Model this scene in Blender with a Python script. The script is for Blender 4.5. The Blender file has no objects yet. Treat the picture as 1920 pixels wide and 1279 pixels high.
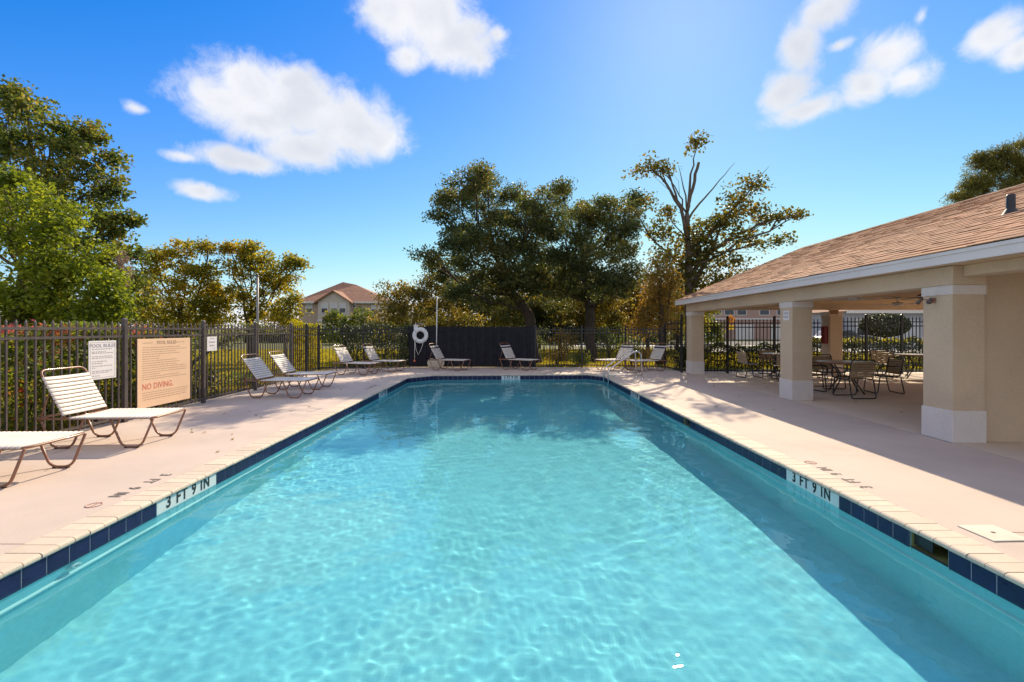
import bpy, bmesh, math, random
import numpy as np
from mathutils import Vector, Matrix
random.seed(7)
RNG = np.random.default_rng(11)
PI = math.pi
scene = bpy.context.scene
COL = scene.collection

# ------------------------------------------------------------------ camera, sky, sun, exposure
EYE = 1.5                      # eye height above the pool deck
FPX, VX, VY = 853.0, 953.0, 617.5   # focal length and vanishing point measured in the photograph (1920 px wide)
cam = bpy.data.cameras.new('camera')
cam.sensor_width = 36.0
cam.lens = FPX / 1920 * 36.0
cam.shift_x = (960 - VX) / 1920
cam.shift_y = -(639.5 - VY) / 1920
cam.clip_start = 0.05
cam.clip_end = 3000
camo = bpy.data.objects.new('camera', cam)
COL.objects.link(camo)
camo.location = (0, 0, EYE)
camo.rotation_euler = (PI / 2, 0, 0)
scene.camera = camo

SUN = Vector((0.496, 1.30, 1.0)).normalized()     # towards the sun
SUN_EL = math.asin(SUN.z)
SUN_AZ = math.atan2(SUN.x, SUN.y)
sl = bpy.data.lights.new('sun', 'SUN')
sl.energy = 3.45
sl.angle = math.radians(0.53)
sl.color = (1.0, 0.84, 0.60)
sl.cycles.is_caustics_light = True
so = bpy.data.objects.new('sun', sl)
COL.objects.link(so)
so.rotation_euler = (-SUN).to_track_quat('-Z', 'Y').to_euler()

scene.view_settings.view_transform = 'Standard'
scene.view_settings.look = 'None'
scene.view_settings.exposure = 0.98
scene.view_settings.gamma = 1.0
scene.view_settings.use_curve_mapping = False
scene.render.engine = 'CYCLES'
scene.cycles.max_bounces = 10
scene.cycles.transparent_max_bounces = 24
scene.cycles.transmission_bounces = 8
scene.cycles.use_denoising = True
scene.cycles.sample_clamp_indirect = 6.0


class Nodes:
    """small helper to write node graphs"""
    def __init__(s, tree):
        s.t = tree
        s.n = tree.nodes
        s.l = tree.links
    def new(s, kind, **kw):
        n = s.n.new(kind)
        for k, v in kw.items():
            setattr(n, k, v)
        return n
    def put(s, sock, v):
        if isinstance(v, bpy.types.NodeSocket):
            s.l.new(v, sock)
        elif v is not None:
            if hasattr(sock, 'default_value'):
                dv = sock.default_value
                if hasattr(dv, '__len__') and not hasattr(v, '__len__'):
                    v = (v,) * len(dv)
                if hasattr(dv, '__len__') and len(dv) == 4 and len(v) == 3:
                    v = tuple(v) + (1.0,)
                sock.default_value = v
    def math(s, op, a, b=None, c=None, clamp=False):
        n = s.new('ShaderNodeMath', operation=op)
        n.use_clamp = clamp
        s.put(n.inputs[0], a); s.put(n.inputs[1], b); s.put(n.inputs[2], c)
        return n.outputs[0]
    def vmath(s, op, a, b=None, scale=None):
        n = s.new('ShaderNodeVectorMath', operation=op)
        s.put(n.inputs[0], a); s.put(n.inputs[1], b)
        if scale is not None:
            s.put(n.inputs['Scale'], scale)
        return n.outputs['Value'] if op in ('LENGTH', 'DOT_PRODUCT', 'DISTANCE') else n.outputs[0]
    def noise(s, vec, scale, detail=4, rough=0.55, dist=0.0):
        n = s.new('ShaderNodeTexNoise')
        s.put(n.inputs['Vector'], vec)
        n.inputs['Scale'].default_value = scale
        n.inputs['Detail'].default_value = detail
        n.inputs['Roughness'].default_value = rough
        n.inputs['Distortion'].default_value = dist
        return n.outputs['Fac']
    def ramp(s, fac, stops):
        n = s.new('ShaderNodeValToRGB')
        e = n.color_ramp.elements
        while len(e) < len(stops):
            e.new(0.5)
        for i, (p, c) in enumerate(stops):
            e[i].position = p
            e[i].color = (tuple(c) + (1.0,)) if hasattr(c, '__len__') else (c, c, c, 1)
        s.put(n.inputs[0], fac)
        return n.outputs[0]
    def smooth(s, v, lo, hi, a=0.0, b=1.0):
        n = s.new('ShaderNodeMapRange', interpolation_type='SMOOTHSTEP')
        s.put(n.inputs[0], v)
        s.put(n.inputs[1], lo); s.put(n.inputs[2], hi); s.put(n.inputs[3], a); s.put(n.inputs[4], b)
        return n.outputs[0]
    def mix(s, fac, a, b, blend='MIX'):
        n = s.new('ShaderNodeMix', data_type='RGBA', blend_type=blend)
        s.put(n.inputs[0], fac); s.put(n.inputs[6], a); s.put(n.inputs[7], b)
        return n.outputs[2]


def build_world():
    w = bpy.data.worlds.new('World')
    scene.world = w
    w.use_nodes = True
    N = Nodes(w.node_tree)
    N.n.clear()
    out = N.new('ShaderNodeOutputWorld')
    bg = N.new('ShaderNodeBackground')
    N.l.new(bg.outputs[0], out.inputs[0])
    sky = N.new('ShaderNodeTexSky', sky_type='NISHITA')
    sky.sun_disc = False
    sky.sun_elevation = SUN_EL
    sky.sun_rotation = SUN_AZ
    sky.altitude = 0
    sky.air_density = 1.0
    sky.dust_density = 0.12
    sky.ozone_density = 1.5
    # grade of the photograph: deep blue overhead, pale at the horizon
    sc_ = N.new('ShaderNodeSeparateColor'); N.l.new(sky.outputs[0], sc_.inputs[0])
    k = 1.0 / (SKY_STRENGTH * 2 ** scene.view_settings.exposure)
    chans = []
    for i, (off, gain, top) in enumerate(SKY_GRADE):
        x = N.math('MULTIPLY', N.math('SUBTRACT', sc_.outputs[i], off), gain)
        n_ = N.new('ShaderNodeMath', operation='SMOOTH_MIN')
        N.put(n_.inputs[0], x); n_.inputs[1].default_value = top; n_.inputs[2].default_value = 0.3
        chans.append(N.math('MULTIPLY', N.math('MAXIMUM', n_.outputs[0], 0.012), k))
    cc_ = N.new('ShaderNodeCombineColor')
    for i in range(3):
        N.l.new(chans[i], cc_.inputs[i])
    skyc = cc_.outputs[0]
    # clouds: (azimuth, elevation) of every puff, in radians
    tc = N.new('ShaderNodeTexCoord')
    d = tc.outputs['Generated']
    sep = N.new('ShaderNodeSeparateXYZ'); N.l.new(d, sep.inputs[0])
    az = N.math('ARCTAN2', sep.outputs[0], sep.outputs[1])
    el = N.math('ARCSINE', sep.outputs[2])
    warp = N.noise(d, 9.0, 3, 0.5)
    warp2 = N.noise(d, 8.0, 3, 0.5)
    cmb = N.new('ShaderNodeCombineXYZ')
    N.put(cmb.inputs[0], N.math('ADD', az, N.math('MULTIPLY', N.math('SUBTRACT', warp, 0.5), 0.035)))
    N.put(cmb.inputs[1], N.math('ADD', el, N.math('MULTIPLY', N.math('SUBTRACT', warp2, 0.5), 0.03)))
    ae = cmb.outputs[0]
    def ang(px, py):
        v = Vector(((px - VX) / FPX, 1.0, (VY - py) / FPX)).normalized()
        return math.atan2(v.x, v.y), math.asin(v.z)
    field = None
    for (px, py, rx, ry, wgt) in CLOUDS:
        a0, e0 = ang(px, py)
        a1, _ = ang(px + rx, py)
        _, e1 = ang(px, py - ry)
        ra, re = abs(a1 - a0), abs(e1 - e0)
        dv = N.vmath('MULTIPLY', N.vmath('SUBTRACT', ae, (a0, e0, 0)), (1 / ra, 1 / re, 0))
        f = N.math('SUBTRACT', wgt, N.vmath('LENGTH', dv))
        if field is None:
            field = f
        else:
            n = N.new('ShaderNodeMath', operation='SMOOTH_MAX')
            N.put(n.inputs[0], field); N.put(n.inputs[1], f); n.inputs[2].default_value = 0.25
            field = n.outputs[0]
    # unseen clouds added outside the mapped ones, cover raised to fill the shade
    far = N.smooth(N.math('ABSOLUTE', az), 0.95, 1.25)
    high = N.smooth(el, 0.72, 0.90)
    away = N.math('MAXIMUM', far, high)
    cover = N.math('SUBTRACT', N.math('MULTIPLY', N.noise(d, 2.6, 4, 0.5), 6.0), 2.70)
    cover = N.math('MULTIPLY', cover, N.smooth(el, 0.02, 0.18))
    field = N.math('MAXIMUM', field, N.math('SUBTRACT', N.math('MULTIPLY', N.math('ADD', cover, 3.0), away), 3.0))
    fb = N.noise(d, 14.0, 10, 0.66, 0.3)
    dens = N.math('ADD', field, N.math('MULTIPLY', N.math('SUBTRACT', fb, 0.52), 1.9))
    dens = N.math('ADD', dens, 0.22)
    mask = N.smooth(dens, -0.22, 0.75)
    # grey undersides: thick middle and lower part of a puff
    puffs = N.noise(d, 7.0, 4, 0.5)
    shade = N.smooth(N.math('ADD', N.math('MULTIPLY', puffs, 1.0), N.math('MULTIPLY', dens, 0.25)), 0.45, 0.95)
    cc = N.mix(shade, CLOUD_EDGE, CLOUD_CORE)
    alpha = N.math('MULTIPLY', mask, 0.96)
    col = N.mix(alpha, skyc, cc)
    N.l.new(col, bg.inputs['Color'])
    bg.inputs['Strength'].default_value = SKY_STRENGTH
    w.cycles.sampling_method = 'MANUAL'
    w.cycles.sample_map_resolution = 1024


SKY_STRENGTH = 0.12
SKY_GRADE = [(1.28, 0.140, 1.05), (0.62, 0.145, 1.0), (0.0, 0.205, 1.05)]
CLOUD_EDGE = [x / (SKY_STRENGTH * 2 ** 0.98) for x in (0.98, 0.98, 1.0)]
CLOUD_CORE = [x / (SKY_STRENGTH * 2 ** 0.98) for x in (0.74, 0.77, 0.84)]
CLOUDS = [
    (790, 20, 105, 85, 1), (850, 75, 80, 60, 1), (735, 15, 55, 50, 1), (900, 110, 38, 34, .8), (765, 105, 38, 34, .8), (935, 60, 28, 26, .6),
    (480, 180, 100, 62, 1), (405, 190, 75, 48, 1), (570, 200, 110, 66, 1), (650, 235, 95, 60, 1), (715, 262, 52, 36, .9), (570, 275, 95, 36, .9),
    (440, 296, 90, 24, .8), (350, 292, 45, 16, .6), (440, 150, 50, 38, .9), (545, 160, 60, 36, .9),
    (380, 358, 52, 20, .75), (255, 202, 36, 18, .45), (480, 225, 90, 40, 1),
    (1550, 18, 62, 42, .9), (1500, 85, 44, 58, .9), (1475, 170, 46, 46, .95), (1510, 205, 76, 26, .95), (1578, 88, 36, 16, .55),
    (1665, 105, 66, 50, .95), (1620, 165, 58, 36, .95), (1705, 150, 62, 32, .9), (1722, 30, 22, 30, .5),
    (1870, 68, 70, 44, .8), (1915, 92, 50, 34, .8),
    (2120, 40, 110, 70, .9), (2300, 150, 130, 70, .9), (-160, 60, 110, 60, .9), (-330, 210, 120, 70, .9), (-60, 330, 40, 20, .6),
    (620, -190, 150, 90, .9), (1500, -260, 150, 90, .9), (1000, -420, 190, 110, .9),
]
build_world()


# ------------------------------------------------------------------ where things stand
def at(px, py, z=0.0):
    """the point of height z seen at this pixel of the photograph"""
    y = (EYE - z) * FPX / (py - VY)
    return Vector(((px - VX) / FPX * y, y, z))

def at_depth(px, py, y):
    return Vector(((px - VX) / FPX * y, y, EYE - (py - VY) / FPX * y))


# ------------------------------------------------------------------ mesh helpers
class MB:
    """collects shapes and links them as one mesh object"""
    def __init__(s):
        s.v = []; s.f = []; s.m = []; s.sm = []
    def add(s, vs, fs, mi=0, smooth=False):
        o = len(s.v)
        s.v += [tuple(v) for v in vs]
        for f in fs:
            s.f.append(tuple(i + o for i in f)); s.m.append(mi); s.sm.append(smooth)
        return s
    def box(s, x0, x1, y0, y1, z0, z1, mi=0, bev=0.0):
        if bev:
            b = bev
            vs, fs = [], []
            for sx in (0, 1):
                for sy in (0, 1):
                    for sz in (0, 1):
                        X, Y, Z = (x1 if sx else x0), (y1 if sy else y0), (z1 if sz else z0)
                        dx, dy, dz = (-b if sx else b), (-b if sy else b), (-b if sz else b)
                        vs += [(X, Y + dy, Z + dz), (X + dx, Y, Z + dz), (X + dx, Y + dy, Z)]
            bm = bmesh.new()
            for v in vs:
                bm.verts.new(v)
            bmesh.ops.convex_hull(bm, input=bm.verts[:])
            bmesh.ops.dissolve_limit(bm, angle_limit=0.02, verts=bm.verts[:], edges=bm.edges[:])
            bm.verts.index_update()
            out = s.add([v.co[:] for v in bm.verts], [[v.index for v in f.verts] for f in bm.faces], mi)
            bm.free()
            return out
        vs = [(x0, y0, z0), (x1, y0, z0), (x1, y1, z0), (x0, y1, z0), (x0, y0, z1), (x1, y0, z1), (x1, y1, z1), (x0, y1, z1)]
        return s.add(vs, [(3, 2, 1, 0), (4, 5, 6, 7), (0, 1, 5, 4), (1, 2, 6, 5), (2, 3, 7, 6), (3, 0, 4, 7)], mi)
    def tube(s, path, r, n=8, mi=0, cap=True, closed=False):
        P = [Vector(p) for p in path]
        R = r if hasattr(r, '__len__') else [r] * len(P)
        m = len(P)
        T = []
        for i in range(m):
            if closed:
                t = P[(i + 1) % m] - P[i - 1]
            else:
                t = P[min(i + 1, m - 1)] - P[max(i - 1, 0)]
            T.append(t.normalized() if t.length > 1e-9 else Vector((0, 0, 1)))
        a = Vector((0, 0, 1)) if abs(T[0].z) < 0.9 else Vector((1, 0, 0))
        u = T[0].cross(a).normalized()
        vs = []
        for i in range(m):
            u = (u - T[i] * u.dot(T[i]))
            u = u.normalized() if u.length > 1e-6 else T[i].orthogonal().normalized()
            w = T[i].cross(u)
            for k in range(n):
                an = 2 * PI * k / n
                vs.append(P[i] + (u * math.cos(an) + w * math.sin(an)) * R[i])
        fs = []
        for i in range(m if closed else m - 1):
            j = (i + 1) % m
            for k in range(n):
                q = (k + 1) % n
                fs.append((i * n + k, i * n + q, j * n + q, j * n + k))
        if cap and not closed:
            fs.append(tuple(range(n - 1, -1, -1)))
            fs.append(tuple((m - 1) * n + k for k in range(n)))
        return s.add(vs, fs, mi, True)
    def lathe(s, prof, n=24, mi=0, c=(0, 0, 0), smooth=True):
        vs, fs = [], []
        for (r, z) in prof:
            for k in range(n):
                a = 2 * PI * k / n
                vs.append((c[0] + r * math.cos(a), c[1] + r * math.sin(a), c[2] + z))
        for i in range(len(prof) - 1):
            for k in range(n):
                q = (k + 1) % n
                fs.append((i * n + k, i * n + q, (i + 1) * n + q, (i + 1) * n + k))
        return s.add(vs, fs, mi, smooth)
    def prism(s, poly, axis, a, b, mi=0):
        """poly of 2D points swept along axis from a to b"""
        n = len(poly)
        def P(p, t):
            return {'x': (t, p[0], p[1]), 'y': (p[0], t, p[1]), 'z': (p[0], p[1], t)}[axis]
        vs = [P(p, a) for p in poly] + [P(p, b) for p in poly]
        fs = [tuple(range(n)), tuple(range(2 * n - 1, n - 1, -1))]
        for i in range(n):
            j = (i + 1) % n
            fs.append((i, i + n, j + n, j))
        return s.add(vs, fs, mi)
    def quad(s, a, b, c, d, mi=0):
        return s.add([a, b, c, d], [(0, 1, 2, 3)], mi)
    def mesh(s, name, mats):
        me = bpy.data.meshes.new(name)
        me.from_pydata(s.v, [], s.f)
        for m in (mats if isinstance(mats, (list, tuple)) else [mats]):
            me.materials.append(m)
        me.polygons.foreach_set('material_index', s.m)
        me.polygons.foreach_set('use_smooth', s.sm)
        bm = bmesh.new(); bm.from_mesh(me)
        bmesh.ops.recalc_face_normals(bm, faces=bm.faces[:])
        bm.to_mesh(me); bm.free()
        me.update()
        return me
    def build(s, name, mats, parent=None, loc=None, rot=None):
        return link(name, s.mesh(name, mats), parent, loc, rot)

def link(name, data, parent=None, loc=None, rot=None):
    o = bpy.data.objects.new(name, data)
    COL.objects.link(o)
    if parent is not None:
        o.parent = parent
    if loc is not None:
        o.location = loc
    if rot is not None:
        o.rotation_euler = rot
    return o

def tag(o, label=None, cat=None, group=None, kind=None):
    if label: o['label'] = label
    if cat: o['category'] = cat
    if group: o['group'] = group
    if kind: o['kind'] = kind
    return o

def thing(name, label, cat, loc=(0, 0, 0), rz=0.0, group=None):
    o = bpy.data.objects.new(name, None)
    o.empty_display_size = 0.2
    COL.objects.link(o)
    o.location = loc
    o.rotation_euler = (0, 0, rz)
    return tag(o, label, cat, group)

def structure(name, loc=(0, 0, 0), rz=0.0):
    o = bpy.data.objects.new(name, None)
    COL.objects.link(o)
    o.location = loc; o.rotation_euler = (0, 0, rz)
    o['kind'] = 'structure'
    return o

KIDS = {}
def copy_tree(o, parent=None):
    c = o.copy()
    COL.objects.link(c)
    if parent is not None:
        c.parent = parent
    for ch in o.children:
        copy_tree(ch, c)
    return c

def text_mesh(body, size, thick=0.0, space=1.0, sx=1.0, heavy=0.0):
    cu = bpy.data.curves.new('lettering', 'FONT')
    cu.body = body; cu.size = size
    cu.align_x = 'CENTER'; cu.align_y = 'CENTER'
    cu.extrude = thick; cu.space_character = space
    cu.offset = heavy
    cu.resolution_u = 3
    o = bpy.data.objects.new('lettering', cu)
    COL.objects.link(o)
    dg = bpy.context.evaluated_depsgraph_get()
    me = bpy.data.meshes.new_from_object(o.evaluated_get(dg))
    bpy.data.objects.remove(o); bpy.data.curves.remove(cu)
    me.transform(Matrix.Diagonal((sx, 1, 1, 1)))
    return me


# ------------------------------------------------------------------ materials
def material(name):
    m = bpy.data.materials.new(name)
    m.use_nodes = True
    N = Nodes(m.node_tree)
    bsdf = N.n['Principled BSDF']
    return m, N, bsdf

def surf(name, c, rough=0.6, var=0.12, scale=3.0, fine=0.0, fine_scale=80.0, bump=0.0, bump_scale=120.0, metal=0.0, spec=0.5,
         island=0.0, c2=None, coat=0.0, stain=0.0, stain_scale=1.2):
    """a painted / plaster / metal surface: base colour with soft mottling, wear, grain and fine relief"""
    m, N, b = material(name)
    tc = N.new('ShaderNodeTexCoord').outputs['Object']
    geo = N.new('ShaderNodeNewGeometry')
    pos = geo.outputs['Position']
    col = tuple(c)
    n1 = N.noise(pos, scale, 5, 0.6)
    lo = [x * (1 - var) for x in c]
    hi = [min(1, x * (1 + var)) for x in (c2 or c)]
    colour = N.ramp(n1, [(0.3, lo), (0.7, hi)])
    if stain:
        st = N.smooth(N.noise(pos, stain_scale, 6, 0.65, 0.4), 0.5, 0.75)
        colour = N.mix(N.math('MULTIPLY', st, stain), colour, [x * 0.55 for x in c])
    if fine:
        n2 = N.noise(pos, fine_scale, 3, 0.6)
        colour = N.mix(1.0, colour, N.ramp(n2, [(0.3, 1 - fine), (0.7, 1.0)]), 'MULTIPLY')
    if island:
        r = geo.outputs['Random Per Island']
        oi = N.new('ShaderNodeObjectInfo').outputs['Random']
        rr = N.math('FRACT', N.math('ADD', r, oi))
        colour = N.mix(1.0, colour, N.ramp(rr, [(0.0, 1 - island), (1.0, 1.0)]), 'MULTIPLY')
    N.put(b.inputs['Base Color'], colour)
    N.put(b.inputs['Roughness'], N.math('ADD', rough, N.math('MULTIPLY', N.math('SUBTRACT', n1, 0.5), 0.2), clamp=True))
    b.inputs['Metallic'].default_value = metal
    b.inputs['Specular IOR Level'].default_value = spec
    if coat:
        b.inputs['Coat Weight'].default_value = coat
        b.inputs['Coat Roughness'].default_value = 0.08
    if bump:
        bp = N.new('ShaderNodeBump')
        bp.inputs['Strength'].default_value = bump
        bp.inputs['Distance'].default_value = 0.006
        N.put(bp.inputs['Height'], N.noise(pos, bump_scale, 4, 0.6))
        N.l.new(bp.outputs[0], b.inputs['Normal'])
    return m

def leafy(name, stops, trans=0.45, rough=0.45, clump=0.8, tint=None, tgain=1.3):
    """leaves: colour differs leaf by leaf and clump by clump; light passes through them"""
    m, N, b = material(name)
    geo = N.new('ShaderNodeNewGeometry')
    r = geo.outputs['Random Per Island']
    n1 = N.noise(geo.outputs['Position'], clump, 3, 0.6)
    f = N.math('ADD', N.math('MULTIPLY', r, 0.55), N.math('MULTIPLY', N.smooth(n1, 0.3, 0.7), 0.45))
    col = N.ramp(f, stops)
    N.put(b.inputs['Base Color'], col)
    b.inputs['Roughness'].default_value = rough
    b.inputs['Specular IOR Level'].default_value = 0.35
    tr = N.new('ShaderNodeBsdfTranslucent')
    N.put(tr.inputs[0], N.mix(1.0, col, [x * tgain for x in (tint or (1.1, 1.0, 0.45))], 'MULTIPLY'))
    mx = N.new('ShaderNodeMixShader')
    mx.inputs[0].default_value = trans
    N.l.new(b.outputs[0], mx.inputs[1]); N.l.new(tr.outputs[0], mx.inputs[2])
    N.l.new(mx.outputs[0], N.n['Material Output'].inputs['Surface'])
    return m

M = {}
M['deck'] = surf('deck_concrete', (0.63, 0.51, 0.44), 0.85, 0.08, 0.9, 0.20, 130, 0.6, 150, stain=0.28, stain_scale=0.8)
M['slab'] = surf('slab_concrete', (0.70, 0.58, 0.47), 0.8, 0.08, 0.8, 0.14, 110, 0.35, 130, stain=0.15)
M['coping'] = surf('coping_brick', (0.70, 0.58, 0.46), 0.8, 0.06, 6, 0.12, 120, 0.5, 140, island=0.14)
M['mortar'] = surf('mortar', (0.46, 0.38, 0.31), 0.95, 0.1, 20, bump=0.4)
M['joint'] = surf('joint_filler', (0.16, 0.13, 0.12), 0.9, 0.2, 10)
M['navy'] = surf('navy_tile', (0.012, 0.014, 0.07), 0.3, 0.25, 9, island=0.25, spec=0.3)
M['depth_tile'] = surf('depth_tile', (0.62, 0.68, 0.68), 0.25, 0.06, 5, coat=0.4)
M['grout'] = surf('tile_grout', (0.30, 0.31, 0.36), 0.9, 0.15, 20)
M['ink'] = surf('black_print', (0.018, 0.018, 0.022), 0.5, 0.2, 8)
M['worn_ink'] = surf('worn_deck_paint', (0.07, 0.06, 0.055), 0.8, 0.4, 40, c2=(0.2, 0.17, 0.15))
M['red_paint'] = surf('red_print', (0.68, 0.17, 0.10), 0.6, 0.2, 30)
M['worn_red'] = surf('worn_red_paint', (0.62, 0.31, 0.25), 0.8, 0.2, 40, c2=(0.62, 0.43, 0.36))
M['plaster'] = surf('pool_plaster', (0.40, 0.71, 0.765), 0.7, 0.06, 1.6, 0.10, 22, 0.2, 60)
M['stucco'] = surf('tan_stucco', (0.66, 0.515, 0.37), 0.9, 0.08, 1.3, 0.16, 70, 1.0, 75, stain=0.12, stain_scale=0.9)
M['stucco_pale'] = surf('pale_stucco', (0.76, 0.69, 0.66), 0.9, 0.07, 1.5, 0.14, 70, 1.0, 75, stain=0.2, stain_scale=2.0)
M['ceiling'] = surf('ceiling_paint', (0.66, 0.45, 0.27), 0.9, 0.05, 1.5, 0.06, 60, 0.4, 90)
M['fascia'] = surf('fascia_paint', (0.74, 0.69, 0.68), 0.6, 0.05, 2)
M['shingle'] = surf('brown_shingle', (0.55, 0.30, 0.18), 0.95, 0.14, 1.3, 0.26, 60, 0.7, 200, island=0.32)
M['roof_felt'] = surf('roof_felt', (0.16, 0.09, 0.06), 0.95, 0.1, 3)
M['black_metal'] = surf('black_powder_coat', (0.020, 0.019, 0.022), 0.42, 0.2, 12, bump=0.05)
M['fence_metal'] = surf('bronze_fence_paint', (0.09, 0.074, 0.070), 0.42, 0.18, 9, bump=0.05)
M['screen'] = surf('dark_screen_board', (0.026, 0.025, 0.032), 0.8, 0.25, 4, 0.2, 40, spec=0.15)
M['brown_metal'] = surf('brown_tube_paint', (0.25, 0.115, 0.066), 0.35, 0.15, 12, coat=0.2)
M['strap'] = surf('white_vinyl_strap', (0.74, 0.67, 0.60), 0.55, 0.05, 8, island=0.05)
M['navy_strap'] = surf('navy_vinyl_strap', (0.035, 0.04, 0.10), 0.45, 0.1, 8)
M['tan_strap'] = surf('tan_vinyl_strap', (0.42, 0.31, 0.21), 0.5, 0.08, 8, island=0.08)
M['steel'] = surf('polished_steel', (0.66, 0.64, 0.62), 0.16, 0.06, 14, metal=1.0)
M['white_plastic'] = surf('white_plastic', (0.74, 0.74, 0.75), 0.4, 0.04, 8)
M['sign_white'] = surf('sign_white', (0.80, 0.77, 0.76), 0.5, 0.03, 6)
M['sign_tan'] = surf('sign_tan', (0.84, 0.57, 0.37), 0.5, 0.03, 3)
M['sign_ink'] = surf('faded_sign_ink', (0.36, 0.34, 0.36), 0.6, 0.15, 20)
M['sign_brown'] = surf('faded_brown_ink', (0.44, 0.28, 0.18), 0.6, 0.15, 20)
M['rope'] = surf('white_rope', (0.66, 0.62, 0.55), 0.9, 0.08, 40, bump=0.6)
M['bark'] = surf('bark', (0.085, 0.062, 0.048), 0.95, 0.35, 5, 0.4, 30, 1.0, 22)
M['bark_grey'] = surf('grey_bark', (0.15, 0.115, 0.085), 0.95, 0.3, 5, 0.35, 30, 1.0, 22)
M['asphalt'] = surf('asphalt', (0.055, 0.055, 0.058), 0.9, 0.15, 2, 0.2, 60, 0.5, 120)
M['pale_concrete'] = surf('pale_concrete', (0.56, 0.52, 0.47), 0.9, 0.08, 1, 0.1, 40)
M['mulch'] = surf('mulch', (0.10, 0.055, 0.035), 0.95, 0.4, 18, 0.5, 60, 1.0, 40)
M['red_metal'] = surf('red_cabinet_paint', (0.20, 0.008, 0.010), 0.4, 0.1, 6)
M['glass_dark'] = surf('window_glass', (0.03, 0.04, 0.055), 0.06, 0.2, 1)
M['tyre'] = surf('tyre_rubber', (0.018, 0.018, 0.018), 0.85, 0.15, 10)
# ------------------------------------------------------------------ pool, deck and lawn
WATER = -0.161
TILE_TOP, TILE_BOT = -0.042, -0.196
POOL = [(-3.14, -0.6), (3.08, -0.6), (3.08, 14.65), (2.63, 15.2), (-2.46, 14.95), (-3.14, 14.2)]   # counter-clockwise

def offset(poly, d):
    """outline moved outwards by d"""
    n = len(poly); out = []
    for i in range(n):
        p0, p1, p2 = Vector(poly[i - 1]), Vector(poly[i]), Vector(poly[(i + 1) % n])
        a, b = (p1 - p0).normalized(), (p2 - p1).normalized()
        na, nb = Vector((a.y, -a.x)), Vector((b.y, -b.x))
        k = (na + nb) / (1 + na.dot(nb))
        out.append(tuple(p1 + k * d))
    return out

def ring_sheet(name, outer, holes, z, mat, skirt=0.0):
    bm = bmesh.new()
    edges = []
    for loop in [outer] + holes:
        vs = [bm.verts.new((p[0], p[1], z)) for p in loop]
        for i in range(len(vs)):
            edges.append(bm.edges.new((vs[i], vs[(i + 1) % len(vs)])))
    bmesh.ops.triangle_fill(bm, use_beauty=True, use_dissolve=False, edges=edges)
    for f in bm.faces:
        if f.normal.z < 0:
            f.normal_flip()
    if skirt:
        for e in list(bm.edges):
            if e.is_boundary:
                a, b = e.verts
                c = bm.verts.new((b.co.x, b.co.y, z - skirt)); d = bm.verts.new((a.co.x, a.co.y, z - skirt))
                bm.faces.new((a, b, c, d))
    me = bpy.data.meshes.new(name)
    bm.to_mesh(me); bm.free()
    me.materials.append(mat)
    return link(name, me)

# pavilion frame: its own axes are turned a little against the pool's
PAV = Vector((5.86, 6.0, 0.0))
PAV_ROT = -math.radians(1.55)
def pav(u, v, z=0.0):
    c, s = math.cos(PAV_ROT), math.sin(PAV_ROT)
    return Vector((PAV.x + u * c - v * s, PAV.y + u * s + v * c, z))

DECK_OUT = [(-6.42, -4), tuple(pav(-0.012, -10).xy), tuple(pav(-0.012, 10.2).xy), (5.95, 17.9), (-3.9, 18.1), (-7.1, 16.9), (-6.42, 13.0)]
cop_in = offset(POOL, 0.0)
cop_out = offset(POOL, 0.232)
deck = ring_sheet('pool_deck', DECK_OUT, [offset(POOL, 0.235)], 0.0, M['deck'], 0.12)
tag(deck, kind='structure')
slab_out = [tuple(pav(0.012, -10).xy), tuple(pav(14, -10).xy), tuple(pav(14, 10.2).xy), tuple(pav(0.012, 10.2).xy)]
slab = ring_sheet('pavilion_floor', slab_out, [], 0.0, M['slab'], 0.12)
tag(slab, kind='structure')
js = MB().quad(pav(-0.03, -10, -0.012), pav(0.03, -10, -0.012), pav(0.03, 10.2, -0.012), pav(-0.03, 10.2, -0.012)).build('expansion_joint', M['joint'])
tag(js, kind='structure')

# lawn to the horizon, with a hole under the deck
def lawn_material():
    m, N, b = material('lawn_grass')
    pos = N.new('ShaderNodeNewGeometry').outputs['Position']
    n1 = N.noise(pos, 0.35, 5, 0.6); n2 = N.noise(pos, 14, 4, 0.65)
    c = N.ramp(n1, [(0.3, (0.085, 0.095, 0.018)), (0.7, (0.17, 0.155, 0.028))])
    c = N.mix(1.0, c, N.ramp(n2, [(0.3, 0.55), (0.7, 1.25)]), 'MULTIPLY')
    N.put(b.inputs['Base Color'], c)
    b.inputs['Roughness'].default_value = 0.9
    bp = N.new('ShaderNodeBump'); bp.inputs['Strength'].default_value = 0.8; bp.inputs['Distance'].default_value = 0.05
    N.put(bp.inputs['Height'], N.noise(pos, 30, 4, 0.7)); N.l.new(bp.outputs[0], b.inputs['Normal'])
    return m
M['lawn'] = lawn_material()
hole = [(-6.3, -3.9), (19.6, -3.9), (19.6, 15.9), (6.0, 15.9), (5.9, 17.7), (-3.9, 17.9), (-6.95, 16.7), (-6.3, 13.0)]
lawn = ring_sheet('ground', [(-900, -300), (900, -300), (900, 1500), (-900, 1500)], [hole], -0.035, M['lawn'])
tag(lawn, kind='structure')

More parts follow.
